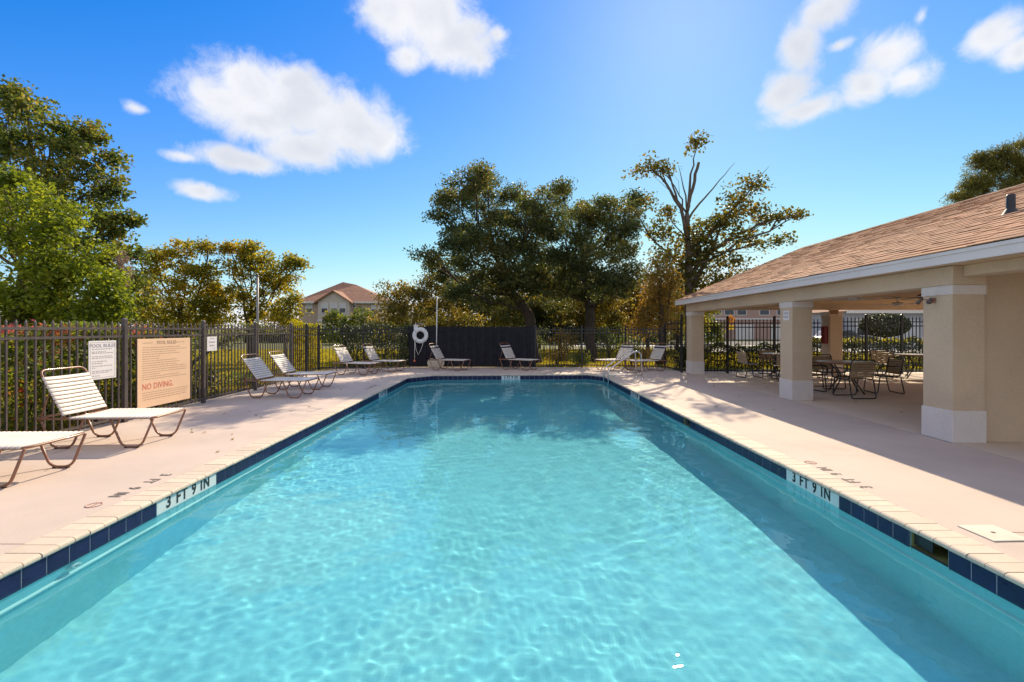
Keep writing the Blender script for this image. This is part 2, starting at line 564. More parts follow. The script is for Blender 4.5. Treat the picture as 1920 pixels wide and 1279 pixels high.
# pool shell: walls and floor
pool = structure('swimming_pool')
def floor_z(y):
    return -1.20 - 0.45 * max(0.0, min(1.0, (y - 5) / 8.0))
mb = MB()
W = offset(POOL, 0.012)
n = len(W)
for i in range(n):
    a, b = W[i], W[(i + 1) % n]
    if i == 1:      # leave the skimmer mouths open
        ya = a[1]
        for (y0_, y1_, zt) in ((ya, 3.18, TILE_TOP + .002), (3.18, 3.49, TILE_BOT), (3.49, 7.72, TILE_TOP + .002), (7.72, 8.0, TILE_BOT), (8.0, b[1], TILE_TOP + .002)):
            mb.quad((a[0], y0_, zt), (a[0], y1_, zt), (a[0], y1_, -1.70), (a[0], y0_, -1.70))
        continue
    mb.quad((a[0], a[1], TILE_TOP + 0.002), (b[0], b[1], TILE_TOP + 0.002), (b[0], b[1], -1.70), (a[0], a[1], -1.70))
mb.build('pool_wall', M['plaster'], pool)
fl = MB()
ys = [-0.62, 2, 5, 6, 7, 8, 9, 10, 11, 12, 13, 15.25]
for y0, y1 in zip(ys[:-1], ys[1:]):
    fl.quad((-3.16, y0, floor_z(y0)), (3.1, y0, floor_z(y0)), (3.1, y1, floor_z(y1)), (-3.16, y1, floor_z(y1)))
fl.build('pool_floor', M['plaster'], pool)
lip = MB()
L1 = offset(POOL, 0.013); L2 = offset(POOL, -0.012)
for i in range(n):
    a, b, c, d = L1[i], L1[(i + 1) % n], L2[(i + 1) % n], L2[i]
    for (p, q, zp, zq) in ((0, 0, 0, 0),):
        lip.add([(a[0], a[1], -0.385), (b[0], b[1], -0.385), (c[0], c[1], -0.395), (d[0], d[1], -0.395),
                 (a[0], a[1], -0.43), (b[0], b[1], -0.43), (c[0], c[1], -0.415), (d[0], d[1], -0.415)],
                [(0, 1, 2, 3), (3, 2, 6, 7), (7, 6, 5, 4)])
lip.build('plaster_lip', surf('lip_plaster', (0.78, 0.86, 0.86), 0.6), pool)
# grout bed behind the tiles
gb = MB()
G = offset(POOL, -0.0035)
skim = [(3.08, 3.18, 3.49), (3.08, 7.72, 8.0)]
for i in range(n):
    a, b = Vector(G[i]), Vector(G[(i + 1) % n])
    segs = [(0.0, 1.0)]
    if i == 1:
        Ly = b.y - a.y
        segs = [(0, (3.18 - a.y) / Ly), ((3.49 - a.y) / Ly, (7.72 - a.y) / Ly), ((8.0 - a.y) / Ly, 1)]
    for s0, s1 in segs:
        p, q = a.lerp(b, s0), a.lerp(b, s1)
        gb.quad((p.x, p.y, TILE_TOP), (q.x, q.y, TILE_TOP), (q.x, q.y, TILE_BOT), (p.x, p.y, TILE_BOT))
gb.build('tile_grout', M['grout'], pool)

TILE = 0.158
tile_me = MB().box(-TILE / 2 + 0.0032, TILE / 2 - 0.0032, -0.006, 0.006, TILE_BOT + 0.004, TILE_TOP - 0.004, bev=0.002).mesh('navy_tile', M['navy'])
def wall_items(i):
    a, b = Vector(POOL[i]), Vector(POOL[(i + 1) % len(POOL)])
    return a, b, (b - a).length, (b - a).normalized(), math.atan2((b - a).y, (b - a).x)
# depth marker tiles: (wall index, centre along y or x, width)
def marker(i, s, width, side):
    a, b, L, d, ang = wall_items(i)
    p = a + d * s
    t = MB().box(-width / 2 + 0.003, width / 2 - 0.003, -0.006, 0.006, TILE_BOT + 0.004, TILE_TOP - 0.004, bev=0.002)
    o = t.build('depth_tile', M['depth_tile'], pool, (p.x, p.y, 0), (0, 0, ang))
    o['label'] = side
    me = text_mesh('3 FT 9 IN', 0.150, 0.0006, 1.22, 0.84 * width / 0.83, 0.005)
    me.transform(Matrix.Translation((0, -0.0, 0)) @ Matrix.Rotation(PI / 2, 4, 'X'))
    me.transform(Matrix.Rotation(PI, 4, 'Z'))
    me.materials.clear(); me.materials.append(M['ink'])
    link('depth_lettering', me, o, (0, 0.0072, (TILE_TOP + WATER) / 2 + 0.008))
MARK = {1: [(5.65 + 0.0, 0.83), ], 5: [], 3: []}
# right wall (index 1 runs from y=-0.6 up), left wall (index 5 runs from y=14.2 down), far wall (index 3 runs from right to left)
yr0, yr1 = 4.20, 5.10
marks = {1: [(4.63 + 0.6, 0.80, 'white depth tile band on the sunlit right wall reading 3 FT 9 IN'), (11.05 + 0.6, 0.75, 'white depth tile band near the handrail')],
         5: [(14.2 - 4.47, 0.83, 'white depth tile band beside the worn deck lettering reading 3 FT 9 IN'), (14.2 - 11.4, 0.75, 'white depth tile band at the far left of the pool')],
         3: [(2.55, 0.62, 'white depth tile band in the middle of the far wall')]}
for i in range(n):
    if i == 0:
        continue
    a, b, L, d, ang = wall_items(i)
    busy = [(s - w / 2, s + w / 2) for (s, w, _) in marks.get(i, [])]
    if i == 1:
        busy += [(3.18 + 0.6, 3.49 + 0.6), (7.72 + 0.6, 8.0 + 0.6)]
    for (s, w, lab) in marks.get(i, []):
        marker(i, s, w, lab)
    # fill the free stretches with tiles, cut to fit
    busy.sort()
    free, p0 = [], 0.0
    for (q0, q1) in busy:
        free.append((p0, q0)); p0 = q1
    free.append((p0, L))
    for (f0, f1) in free:
        k = max(1, round((f1 - f0) / TILE))
        w = (f1 - f0) / k
        for j in range(k):
            p = a + d * (f0 + (j + 0.5) * w)
            if p.y < 1.2:
                continue
            o = link('tile', tile_me, pool, (p.x, p.y, 0), (0, 0, ang))
            o.scale = (w / TILE, 1, 1)
# skimmers: a mouth in the tile band and a lid in the deck
for (x, y0, y1) in skim:
    k = MB()
    x = x + 0.008
    k.box(x, x + 0.30, y0 + 0.004, y1 - 0.004, TILE_TOP - 0.13, TILE_TOP - 0.128)
    k.quad((x, y0 + .004, TILE_TOP - .002), (x + .3, y0 + .004, TILE_TOP - .002), (x + .3, y0 + .004, TILE_BOT - .05), (x, y0 + .004, TILE_BOT - .05))
    k.quad((x, y1 - .004, TILE_TOP - .002), (x + .3, y1 - .004, TILE_TOP - .002), (x + .3, y1 - .004, TILE_BOT - .05), (x, y1 - .004, TILE_BOT - .05))
    k.quad((x + .3, y0, TILE_TOP), (x + .3, y1, TILE_TOP), (x + .3, y1, TILE_BOT - .05), (x + .3, y0, TILE_BOT - .05))
    k.box(x, x + 0.30, y0 + 0.004, y1 - 0.004, TILE_TOP - 0.004, TILE_TOP - 0.002)
    sk = k.build('skimmer_mouth', surf('skimmer_plastic', (0.30, 0.30, 0.12), 0.6), pool)
    weir = MB().box(x - 0.01, x + 0.0, y0 + 0.01, y1 - 0.01, WATER - 0.012, WATER + 0.006, bev=0.002).build('weir', M['ink'], sk)
    weir2 = MB().box(x + 0.02, x + 0.03, y0 + 0.15, y1 - 0.008, TILE_TOP - 0.10, TILE_TOP - 0.006).build('weir_flap', M['ink'], sk)
sk_lid = MB().box(-0.14, 0.14, -0.13, 0.13, 0.001, 0.009, bev=0.003)
lid = sk_lid.build('skimmer_lid', surf('lid_plastic', (0.66, 0.60, 0.50), 0.55), None, (3.56, 3.34, 0), (0, 0, 0.03))
tag(lid, 'square cream skimmer lid set in the deck beside the pool mouth', 'skimmer lid')
MB().lathe([(0.0, 0.011), (0.014, 0.011), (0.014, 0.009)], 10).build('lift_hole', M['joint'], lid, (0.0, 0.0, 0))
# saw-cut control joints in the deck
for (xa, xb, y) in ((-6.4, -3.38, 3.18), (3.72, 5.80, 3.36)):
    o = MB().quad((xa, y - .004, .003), (xb, y - .004, .003), (xb, y + .004, .003), (xa, y + .004, .003)).build('deck_joint', M['mortar'])
    tag(o, kind='structure')
# return fitting under water on the left wall
rf = MB()
rf.lathe([(0.045, 0), (0.045, 0.012), (0.022, 0.022), (0.014, 0.014), (0.014, 0.0)], 20)
r_o = rf.build('return_fitting', M['white_plastic'], pool, (-3.128, 3.28, -0.285), (0, PI / 2, 0))

# coping bricks laid across the edge
coping = structure('pool_coping')
bed = ring_sheet('mortar_bed', offset(POOL, 0.233), [offset(POOL, -0.004)], -0.006, M['mortar'])
bed.parent = coping
BR = 0.117
prof = [(-0.022, -0.034), (-0.026, -0.024), (-0.024, -0.010), (-0.014, -0.001), (0.0, 0.003), (0.228, 0.003), (0.228, -0.03), (-0.004, -0.038)]
brick_meshes = []
for k in range(3):
    mbk = MB()
    jx = [0, 0.002, -0.002][k]
    mbk.prism([(p[0] + jx, p[1]) for p in prof], 'x', -BR / 2 + 0.0032, BR / 2 - 0.0032)
    brick_meshes.append(mbk.mesh('coping_brick', M['coping']))
rr = random.Random(3)
for i in range(n):
    if i == 0:
        continue
    a, b, L, d, ang = wall_items(i)
    k = max(1, round(L / BR)); w = L / k
    for j in range(k):
        p = a + d * ((j + 0.5) * w)
        if p.y < 1.0 or (p.y < 2.2 and j % 1):
            continue
        o = link('brick', brick_meshes[rr.randrange(3)], coping, (p.x, p.y, rr.uniform(-0.0015, 0.0015)), (0, 0, ang + PI))
        o.scale = (w / BR, 1, 1)

# worn lettering and red mark on the deck, read from the deck side
def deck_text(x, y, rz, label, mi, sz=0.155):
    o = thing('deck_marking', label, 'deck marking', (x, y, 0.0045), rz, 'depth markings painted on the deck')
    for (word, dx) in (('3', -.30), ('FT', -.115), ('9', .09), ('IN', .26)):
        me = text_mesh(word, sz, 0.0004, 1.1, 0.74, 0.002)
        me.materials.clear(); me.materials.append(M['worn_ink'])
        link('lettering', me, o, (dx, 0, 0))
    q = MB()
    q.tube([(0.055 * math.cos(t), 0.055 * math.sin(t), 0) for t in np.linspace(0, 2 * PI, 20, endpoint=False)], 0.007, 4, closed=True)
    q.box(-0.05, 0.05, -0.006, 0.006, -0.0005, 0.0012)
    for vv in range(len(q.v)):
        a_ = q.v[vv]; q.v[vv] = (a_[0] * 1.0, a_[1], max(-0.001, min(0.0012, a_[2])))
    so_ = q.build('warning_symbol', M['worn_red'], o, (0.50 * mi, 0, 0))
deck_text(-3.53, 4.38, -PI / 2, 'worn black depth lettering painted on the deck by the left coping', 1)
deck_text(3.40, 4.62, PI / 2, 'worn black depth lettering painted on the deck by the right coping', 1)
deck_text(-3.55, 11.9, -PI / 2, 'small faint depth lettering on the far left of the deck', 1)

# water sheet with real ripples
def water_mesh():
    x0, x1, y0, y1 = -3.150, 3.090, -0.6, 15.25
    nx, ny = 300, 760
    X, Y = np.meshgrid(np.linspace(x0, x1, nx), np.linspace(y0, y1, ny))
    Z = np.zeros_like(X)
    r = np.random.default_rng(5)
    env = 0.55 + 0.45 * np.sin(X * 0.9 + 1.3) * np.sin(Y * 0.55 + 0.4)
    for k in range(64):
        lam = 0.075 * (8.5 ** r.random())
        th = r.uniform(0, 2 * PI)
        amp = RIPPLE * lam ** 1.15
        kk = 2 * PI / lam
        ph = r.uniform(0, 2 * PI)
        bend = 0.35 * np.sin(0.7 * X * math.sin(th) + 0.7 * Y * math.cos(th) + ph)
        Z += amp * np.sin(kk * (X * math.cos(th) + Y * math.sin(th)) + ph + 2 * bend) * (0.6 + 0.6 * np.sin(X * r.uniform(.3, 1.1) + Y * r.uniform(.3, 1.1) + ph))
    Z *= 0.35 + 1.15 * env ** 2 + 0.35 * np.sin(X * 2.1 - Y * .9) ** 2
    keep = np.ones_like(X, bool)
    co = np.stack([X, Y, Z + WATER], -1).reshape(-1, 3)
    idx = np.arange(nx * ny).reshape(ny, nx)
    F = np.stack([idx[:-1, :-1], idx[:-1, 1:], idx[1:, 1:], idx[1:, :-1]], -1).reshape(-1, 4)
    # keep the faces inside the pool outline (with a margin behind the tiles)
    cen = co[F].mean(1)
    PO = offset(POOL, 0.02)
    ins = np.ones(len(F), bool)
    for i in range(len(PO)):
        a, b = np.array(PO[i]), np.array(PO[(i + 1) % len(PO)])
        ins &= ((b[0] - a[0]) * (cen[:, 1] - a[1]) - (b[1] - a[1]) * (cen[:, 0] - a[0])) > -0.03
    F = F[ins]
    me = bpy.data.meshes.new('water')
    me.vertices.add(len(co)); me.vertices.foreach_set('co', co.ravel())
    me.loops.add(F.size); me.loops.foreach_set('vertex_index', F.ravel().astype(np.int32))
    me.polygons.add(len(F)); me.polygons.foreach_set('loop_start', np.arange(0, F.size, 4, dtype=np.int32))
    me.polygons.foreach_set('use_smooth', np.ones(len(F), bool))
    me.update(); me.validate()
    return me
RIPPLE = 0.00062

def water_material():
    m = bpy.data.materials.new('pool_water')
    m.use_nodes = True
    N = Nodes(m.node_tree); N.n.clear()
    out = N.new('ShaderNodeOutputMaterial')
    g = N.new('ShaderNodeBsdfGlass'); g.inputs['IOR'].default_value = 1.333; g.inputs['Roughness'].default_value = 0.0
    N.put(g.inputs['Color'], WATER_TINT)
    N.l.new(g.outputs[0], out.inputs['Surface'])
    return m
WATER_TINT = (0.67, 0.93, 0.965)
water = link('water', water_mesh())
water.data.materials.append(water_material())
tag(water, kind='structure')
water.cycles.is_caustics_caster = True
for o in pool.children:
    o.cycles.is_caustics_receiver = True
# ------------------------------------------------------------------ pavilion
pv = thing('pavilion', 'tan stucco pavilion with brown shingled gable roof along the pool deck', 'pavilion', PAV, PAV_ROT)
V0, V1 = -6.0, 10.02
EAVE_U, EAVE_Z, RIDGE_U = -0.25, 2.50, 4.10
PITCH = 0.42
RIDGE_Z = EAVE_Z + PITCH * (RIDGE_U - EAVE_U)
BACK_U = 2 * RIDGE_U - EAVE_U
SL = math.hypot(RIDGE_U - EAVE_U, RIDGE_Z - EAVE_Z)
# roof deck (thin solid under the shingles) with gable ends
rd = MB()
rd.prism([(EAVE_U + .02, EAVE_Z - 0.03), (RIDGE_U, RIDGE_Z - 0.025), (BACK_U - .02, EAVE_Z - 0.03), (BACK_U - .02, EAVE_Z - 0.05), (RIDGE_U, RIDGE_Z - 0.08), (EAVE_U + .02, EAVE_Z - 0.05)], 'y', V0, V1)
roof = rd.build('roof', M['roof_felt'], pv)
for v in (V1 - 0.30, V0 + 0.3):
    gab = MB()
    gab.prism([(0.05, 2.36), (BACK_U - 0.3, 2.36), (BACK_U - 0.3, EAVE_Z - 0.06), (RIDGE_U, RIDGE_Z - 0.09), (0.05, EAVE_Z - 0.06)], 'y', v - 0.1, v)
    gab.build('gable_wall', M['stucco'], pv)
fa = MB()
fa.box(EAVE_U, EAVE_U + 0.025, V0, V1, EAVE_Z - 0.16, EAVE_Z - 0.052)
fa.box(EAVE_U - 0.012, EAVE_U + 0.018, V0, V1, EAVE_Z - 0.050, EAVE_Z - 0.004)
MB().box(BACK_U - 0.025, BACK_U, V0, V1, EAVE_Z - 0.16, EAVE_Z - 0.01).build('fascia', M['fascia'], pv)
fa.build('fascia', M['fascia'], pv)
for v in (V1, V0):
    s = 1 if v == V1 else -1
    for (u0, u1) in ((EAVE_U, RIDGE_U), (BACK_U, RIDGE_U)):
        rk = MB()
        rk.add([(u0, v, EAVE_Z - .15), (u0, v, EAVE_Z - .006), (u1, v, RIDGE_Z - .006), (u1, v, RIDGE_Z - .15),
                (u0, v + s * .02, EAVE_Z - .15), (u0, v + s * .02, EAVE_Z - .006), (u1, v + s * .02, RIDGE_Z - .006), (u1, v + s * .02, RIDGE_Z - .15)],
               [(0, 1, 2, 3), (4, 5, 6, 7), (0, 1, 5, 4), (3, 2, 6, 7), (1, 2, 6, 5), (0, 3, 7, 4)])
        rk.build('rake_board', M['fascia'], pv)
# soffit and ceiling
MB().box(EAVE_U + 0.026, 0.02, V0, V1 - 0.02, EAVE_Z - 0.15, EAVE_Z - 0.13).build('soffit', M['stucco'], pv)
MB().box(0.021, BACK_U - 0.3, V0 + .3, V1 - 0.31, 2.345, 2.36).build('ceiling', M['ceiling'], pv)
# beams
bz0, bz1 = 2.088, 2.344
MB().box(0.0, 0.44, 0.0, 9.66, bz0, bz1, bev=0.008).build('beam', M['stucco'], pv)
MB().box(0.13, 0.44, V0 + 0.3, -0.004, 2.20, bz1, bev=0.006).build('beam', M['stucco'], pv)
MB().box(0.444, 8.9, 9.22, 9.66, bz0 + 0.07, bz1, bev=0.008).build('beam', M['stucco'], pv)
MB().box(8.0, 8.42, 0.3, 9.216, bz0, bz1, bev=0.008).build('beam', M['stucco'], pv)
# columns: shaft, base and cap
def column(u, v, base=0.42):
    c = MB().box(u + .015, u + .425, v + .015, v + .455, base, 1.962).build('column', M['stucco'], pv)
    MB().box(u - .002, u + .442, v, v + .47, 0.0, base + .002, bev=0.006).build('column_base', M['stucco_pale'], c)
    MB().box(u - .002, u + .442, v, v + .47, 1.96, 2.086, bev=0.006).build('column_cap', M['stucco_pale'], c)
for (u, v) in ((0, 0), (0, 3.55), (0, 9.2), (4.55, 9.2), (8.0, 9.2)):
    column(u, v)
# end wall facing the camera, with the enclosed room behind it
MB().box(0.40, 8.4, 0.10, 0.25, 0.0, 2.345).build('wall', M['stucco'], pv)

# shingles: nearest ones each a part, the rest joined
EXPO, TAB = 0.142, 0.31
tilt = math.atan(PITCH)
sh_me = []
for k in range(4):
    q = MB()
    wv = TAB * (0.5 if k == 3 else 0.992) / 2
    q.add([(0, -wv, 0.004), (0, wv, 0.004), (0.20, wv, 0.0), (0.20, -wv, 0.0), (0, -wv, 0.016 - .003 * (k % 2)), (0, wv, 0.016), (0.20, wv, 0.004), (0.20, -wv, 0.004)],
          [(0, 3, 2, 1), (4, 5, 6, 7), (0, 1, 5, 4), (1, 2, 6, 5), (2, 3, 7, 6), (3, 0, 4, 7)])
    sh_me.append(q.mesh('shingle', M['shingle']))
rs = random.Random(9)
allsh = []
rows = int(SL / EXPO) + 1
for r in range(rows):
    off = rs.uniform(0, TAB)
    v = V0 + 0.0 + off * 0.9
    while v < V1 - 0.02:
        u = EAVE_U - 0.02 + r * EXPO * math.cos(tilt)
        z = EAVE_Z - 0.004 + r * EXPO * math.sin(tilt)
        if u < RIDGE_U - 0.1:
            P = pav(u, v, z)
            seen = P.y > 3.0 and (P.x / P.y) < 1.24
            allsh.append((P.length if seen else 1000 + P.length, u, v, z, rs.random()))
        v += TAB * (1 if rs.random() < .8 else 0.9)
allsh.sort()
big = MB()
c_, s_ = math.cos(tilt), math.sin(tilt)
for i, (dist, u, v, z, rv) in enumerate(allsh):
    k = 0 if rv < .5 else (1 if rv < .8 else 2)
    lift = 0.0 if rv < 0.6 else 0.006
    if i < 300:
        o = link('shingle', sh_me[k], pv, (u, v, z + lift), (0, -tilt, 0))
    else:
        wv = TAB * 0.492
        for dv in (0,):
            vs = []
            for (a, w_, h) in ((0, -wv, .004), (0, wv, .004), (.17, wv, 0), (.17, -wv, 0), (0, -wv, .016 + lift), (0, wv, .016 + lift), (.17, wv, .004), (.17, -wv, .004)):
                vs.append((u + a * c_ - h * s_, v + w_, z + a * s_ + h * c_))
            big.add(vs, [(4, 5, 6, 7), (0, 1, 5, 4), (1, 2, 6, 5), (3, 0, 4, 7)])
o = big.build('shingles', M['shingle'], pv); o['kind'] = 'stuff'
# back slope in one sheet and the ridge cap
MB().add([(RIDGE_U, V0, RIDGE_Z), (BACK_U + .02, V0, EAVE_Z), (BACK_U + .02, V1, EAVE_Z), (RIDGE_U, V1, RIDGE_Z)], [(0, 1, 2, 3)]).build('back_slope', M['shingle'], pv)
rc = MB()
v = V0
while v < V1 - 0.05:
    h = rs.uniform(0.018, 0.024)
    rc.prism([(RIDGE_U - .15, RIDGE_Z - .05), (RIDGE_U, RIDGE_Z + h), (RIDGE_U + .15, RIDGE_Z - .05), (RIDGE_U, RIDGE_Z - .02)], 'y', v, min(v + .145, V1))
    v += 0.15
o = rc.build('ridge_cap', surf('ridge_shingle', (0.22, 0.13, 0.085), 0.95, 0.2, 3, 0.3, 60, 0.6, 150), pv); o['kind'] = 'stuff'
# plumbing vent on the slope
vt = thing('roof_vent', 'short black plumbing vent pipe standing on the shingled roof', 'roof vent', pav(1.32, 0.55, 0))
vz = EAVE_Z + PITCH * (1.32 - EAVE_U)
MB().lathe([(0.0, vz + 0.27), (0.042, vz + 0.27), (0.05, vz + 0.26), (0.05, vz - 0.05)], 16).build('vent_pipe', M['black_metal'], vt)
MB().lathe([(0.052, vz + 0.07), (0.075, vz + 0.03), (0.11, vz - .03)], 16).build('vent_boot', M['black_metal'], vt)

# things fixed to the pavilion
fl_ = thing('floodlight', 'small twin headed floodlight on the nearest pavilion column below its cap', 'floodlight', pav(0.012, 0.30, 1.90), PAV_ROT)
MB().box(-0.012, 0.0, -.05, .05, -.035, .035, bev=.004).build('back_plate', M['brown_metal'], fl_)
for sgn in (-1, 1):
    b = MB()
    b.tube([(-.01, 0, 0), (-.06, sgn * .04, .01), (-.09, sgn * .07, .015)], .009, 6)
    arm = b.build('arm', M['brown_metal'], fl_)
    h = MB()
    p0, p1 = Vector((-.085, sgn * .065, .02)), Vector((-.14, sgn * .095, -.035))
    h.tube([p0, p0.lerp(p1, .5), p1], [.012, .022, .030], 12)
    h.build('lamp_head', M['fence_metal'], arm)
cs = thing('notice_plate', 'small white notice with two dark bands of print on the middle column', 'sign', pav(0.014, 3.55 + .23, 0), PAV_ROT)
MB().box(-0.008, 0.0, -.105, .105, 1.69, 1.90, bev=.003).build('plate', M['sign_white'], cs)
pr = MB()
for (z, h, w) in ((1.852, .018, .088), (1.828, .014, .085), (1.770, .020, .082), (1.745, .012, .060)):
    y = -w
    while y < w - .012:
        l = rs.uniform(.012, .03)
        pr.box(-.0095, -.0085, y, min(y + l, w), z - h / 2, z + h / 2); y += l + .006
o = pr.build('print', M['sign_ink'], cs); o['kind'] = 'stuff'
# fire extinguisher cabinet on the far inner column, exit box on the beam
fe = thing('extinguisher_cabinet', 'dark red fire extinguisher cabinet on the far inner pavilion column', 'fire cabinet', pav(4.565, 9.2 + .20, 0), PAV_ROT)
MB().box(-.12, 0.0, -.10, .10, 1.02, 1.60, bev=.012).build('cabinet_body', M['red_metal'], fe)
MB().box(-.126, -.119, -.08, .08, 1.06, 1.56, bev=.004).build('cabinet_door', M['red_metal'], fe)
ex = thing('exit_box', 'tan framed box sign hanging from the far beam by the inner column', 'sign', pav(4.65, 9.17, 0), PAV_ROT)
MB().box(-.15, .15, -.02, .02, 1.98, 2.155, bev=.006).build('box_body', surf('box_tan', (.33, .17, .07), .6), ex)
fr = MB()
for (a, b, c, d) in ((-.155, .155, 2.14, 2.165), (-.155, .155, 1.97, 1.99), (-.155, -.135, 1.992, 2.138), (.135, .155, 1.992, 2.138)):
    fr.box(a, b, -.028, -.0205, c, d)
fr.build('box_frame', M['stucco_pale'], ex)
# ceiling fans
def fan(u, v, label, rz, colm):
    f = thing('ceiling_fan', label, 'ceiling fan', pav(u, v, 0), rz, 'ceiling fans under the pavilion roof')
    MB().lathe([(0.0, 2.345), (.06, 2.343), (.06, 2.30), (.018, 2.29), (.018, 2.22), (.11, 2.205), (.125, 2.165), (.11, 2.13), (.03, 2.105), (0, 2.10)], 20).build('motor', colm, f)
    for k in range(5):
        a = 2 * PI * k / 5
        b = MB().box(.15, .66, -.06, .06, 2.142, 2.150, bev=.003).box(.09, .2, -.018, .018, 2.148, 2.156)
        b.build('blade', colm, f, (0, 0, 0), (0, 0, a))
    return f
fan(1.40, 3.75, 'pale ceiling fan nearest the front beam of the pavilion', 0.3, M['stucco_pale'])
fan(4.15, 6.0, 'cream ceiling fan deeper under the pavilion with a bulbous motor', 0.75, M['sign_white'])
fan(2.5, 3.3, 'dark ceiling fan half hidden behind the nearest column', 0.1, M['brown_metal'])

# ------------------------------------------------------------------ fences
picket_mesh = {}
def picket(h, w, tip=True, mat=None):
    key = (round(h, 2), w, mat.name)
    if key not in picket_mesh:
        q = MB().box(-w / 2, w / 2, -w / 2, w / 2, 0.05, h - 0.04)
        q.add([(-w * .5, -w * .5, h - .04), (w * .5, -w * .5, h - .04), (w * .5, w * .5, h - .04), (-w * .5, w * .5, h - .04), (0, 0, h)], [(0, 1, 4), (1, 2, 4), (2, 3, 4), (3, 0, 4)])
        picket_mesh[key] = q.mesh('picket', mat)
    return picket_mesh[key]

def fence(label, pts, h, rails, post_h, mat, pitch=0.1175, posts_at=None, base=0.0):
    f = thing('picket_fence', label, 'fence', (pts[0][0], pts[0][1], base))
    o0 = Vector((pts[0][0], pts[0][1], 0))
    pm = MB().box(-.032, .032, -.032, .032, 0, post_h).add(
        [(-.036, -.036, post_h), (.036, -.036, post_h), (.036, .036, post_h), (-.036, .036, post_h), (0, 0, post_h + .03)],
        [(0, 1, 4), (1, 2, 4), (2, 3, 4), (3, 0, 4), (3, 2, 1, 0)]).mesh('post', mat)
    for a, b in zip(pts[:-1], pts[1:]):
        A, B = Vector((a[0], a[1], 0)) - o0, Vector((b[0], b[1], 0)) - o0
        d = B - A; L = d.length; ang = math.atan2(d.y, d.x); u = d / L
        for z in rails:
            MB().box(0.03, L - 0.03, -.017, .017, z - .018, z + .018).build('rail', mat, f, A, (0, 0, ang))
        k = max(1, round(L / pitch))
        me = picket(h, 0.021, True, mat)
        for j in range(1, k):
            p = A + u * (L * j / k)
            link('picket', me, f, p, (0, 0, ang))
    ends = pts if posts_at is None else posts_at
    for p in ends:
        link('post', pm, f, Vector((p[0], p[1], 0)) - o0)
    return f
LFX = -6.2
Ys = [1.7, 3.6, 5.5, 7.35, 9.25, 11.15, 13.0]
fence('bronze picket fence with spear tips along the left edge of the deck', [(LFX, y) for y in Ys], 1.63, (0.09, 1.385, 1.51), 1.66, M['fence_metal'])
fence('dark picket fence slanting back to the far left corner of the deck', [(LFX, 13.0), (-6.6, 14.9), (-6.95, 16.7)], 1.63, (0.09, 1.30, 1.51), 1.66, M['black_metal'], pitch=.25, posts_at=[(-6.6, 14.9), (-6.95, 16.7)])
fence('dark picket fence in front of the tall hedge at the far left', [(-6.95, 16.7), (-5.5, 17.3), (-3.92, 17.98)], 1.60, (0.09, 1.36, 1.49), 1.66, M['black_metal'], posts_at=[(-5.5, 17.3)])
fence('dark picket fence between the black screen and the pavilion end', [(1.06, 18.0), (2.9, 17.95), (4.6, 17.85), (5.92, 17.2)], 1.62, (0.09, 1.36, 1.49), 1.66, M['black_metal'])
fence('short dark fence run joining the back fence to the pavilion corner', [(5.92, 17.2), (6.02, 15.78)], 1.85, (0.09, 1.5, 1.70), 2.0, M['black_metal'], posts_at=[(6.0, 15.75)])
e0, e1, e2 = pav(0.47, 9.55), pav(4.5, 9.55), pav(8.0, 9.55)
m1 = [e0.lerp(e1, t) for t in (0, .22, .61, 1)]
fence('black picket fence closing the far end bay beside the corner column', [(p.x, p.y) for p in m1], 1.86, (0.09, 1.57, 1.71), 1.93, M['black_metal'], posts_at=[(p.x, p.y) for p in m1[1:3]])
e3 = pav(5.0, 9.55)
m2 = [e3.lerp(e2, t) for t in (0, .33, .72, 1)]
fence('black picket fence closing the far end bay in front of the round bush', [(p.x, p.y) for p in m2], 1.92, (0.09, 1.61, 1.75), 1.99, M['black_metal'], posts_at=[(p.x, p.y) for p in m2[1:3]])
e4, e5 = pav(8.46, 9.5), pav(12.5, 9.5)
fence('black picket fence running on past the outer rear column', [(e4.x, e4.y), (e4.lerp(e5, .5).x, e4.lerp(e5, .5).y), (e5.x, e5.y)], 1.92, (0.09, 1.61, 1.75), 1.99, M['black_metal'])

# dark board screen in the middle of the back fence
sc = thing('privacy_screen', 'black board screen in the middle of the back fence behind the loungers', 'fence screen', (-3.9, 18.0, 0))
Wd = 4.94; k = 30; bw = Wd / k
bmes = [MB().box(-.006, bw + .006, -.010 - j * .03, .012 - j * .03, 0.02, 1.585 + .004 * j, bev=.003).mesh('board', M['screen']) for j in range(3)]
for j in range(k):
    link('board', bmes[j % 2], sc, (j * bw, 0, 0))
for z in (0.25, 1.35):
    MB().box(0, Wd, .014, .05, z - .03, z + .03).build('rail', M['screen'], sc)
for x in (-.03, 2.45, Wd + .03):
    MB().box(x - .03, x + .03, .052, .11, 0, 1.63).build('post', M['screen'], sc)
tc_ = MB()
tc_.box(0, Wd, -.02, .02, 1.592, 1.612, bev=.004)
tc_.build('top_cap', M['screen'], sc)

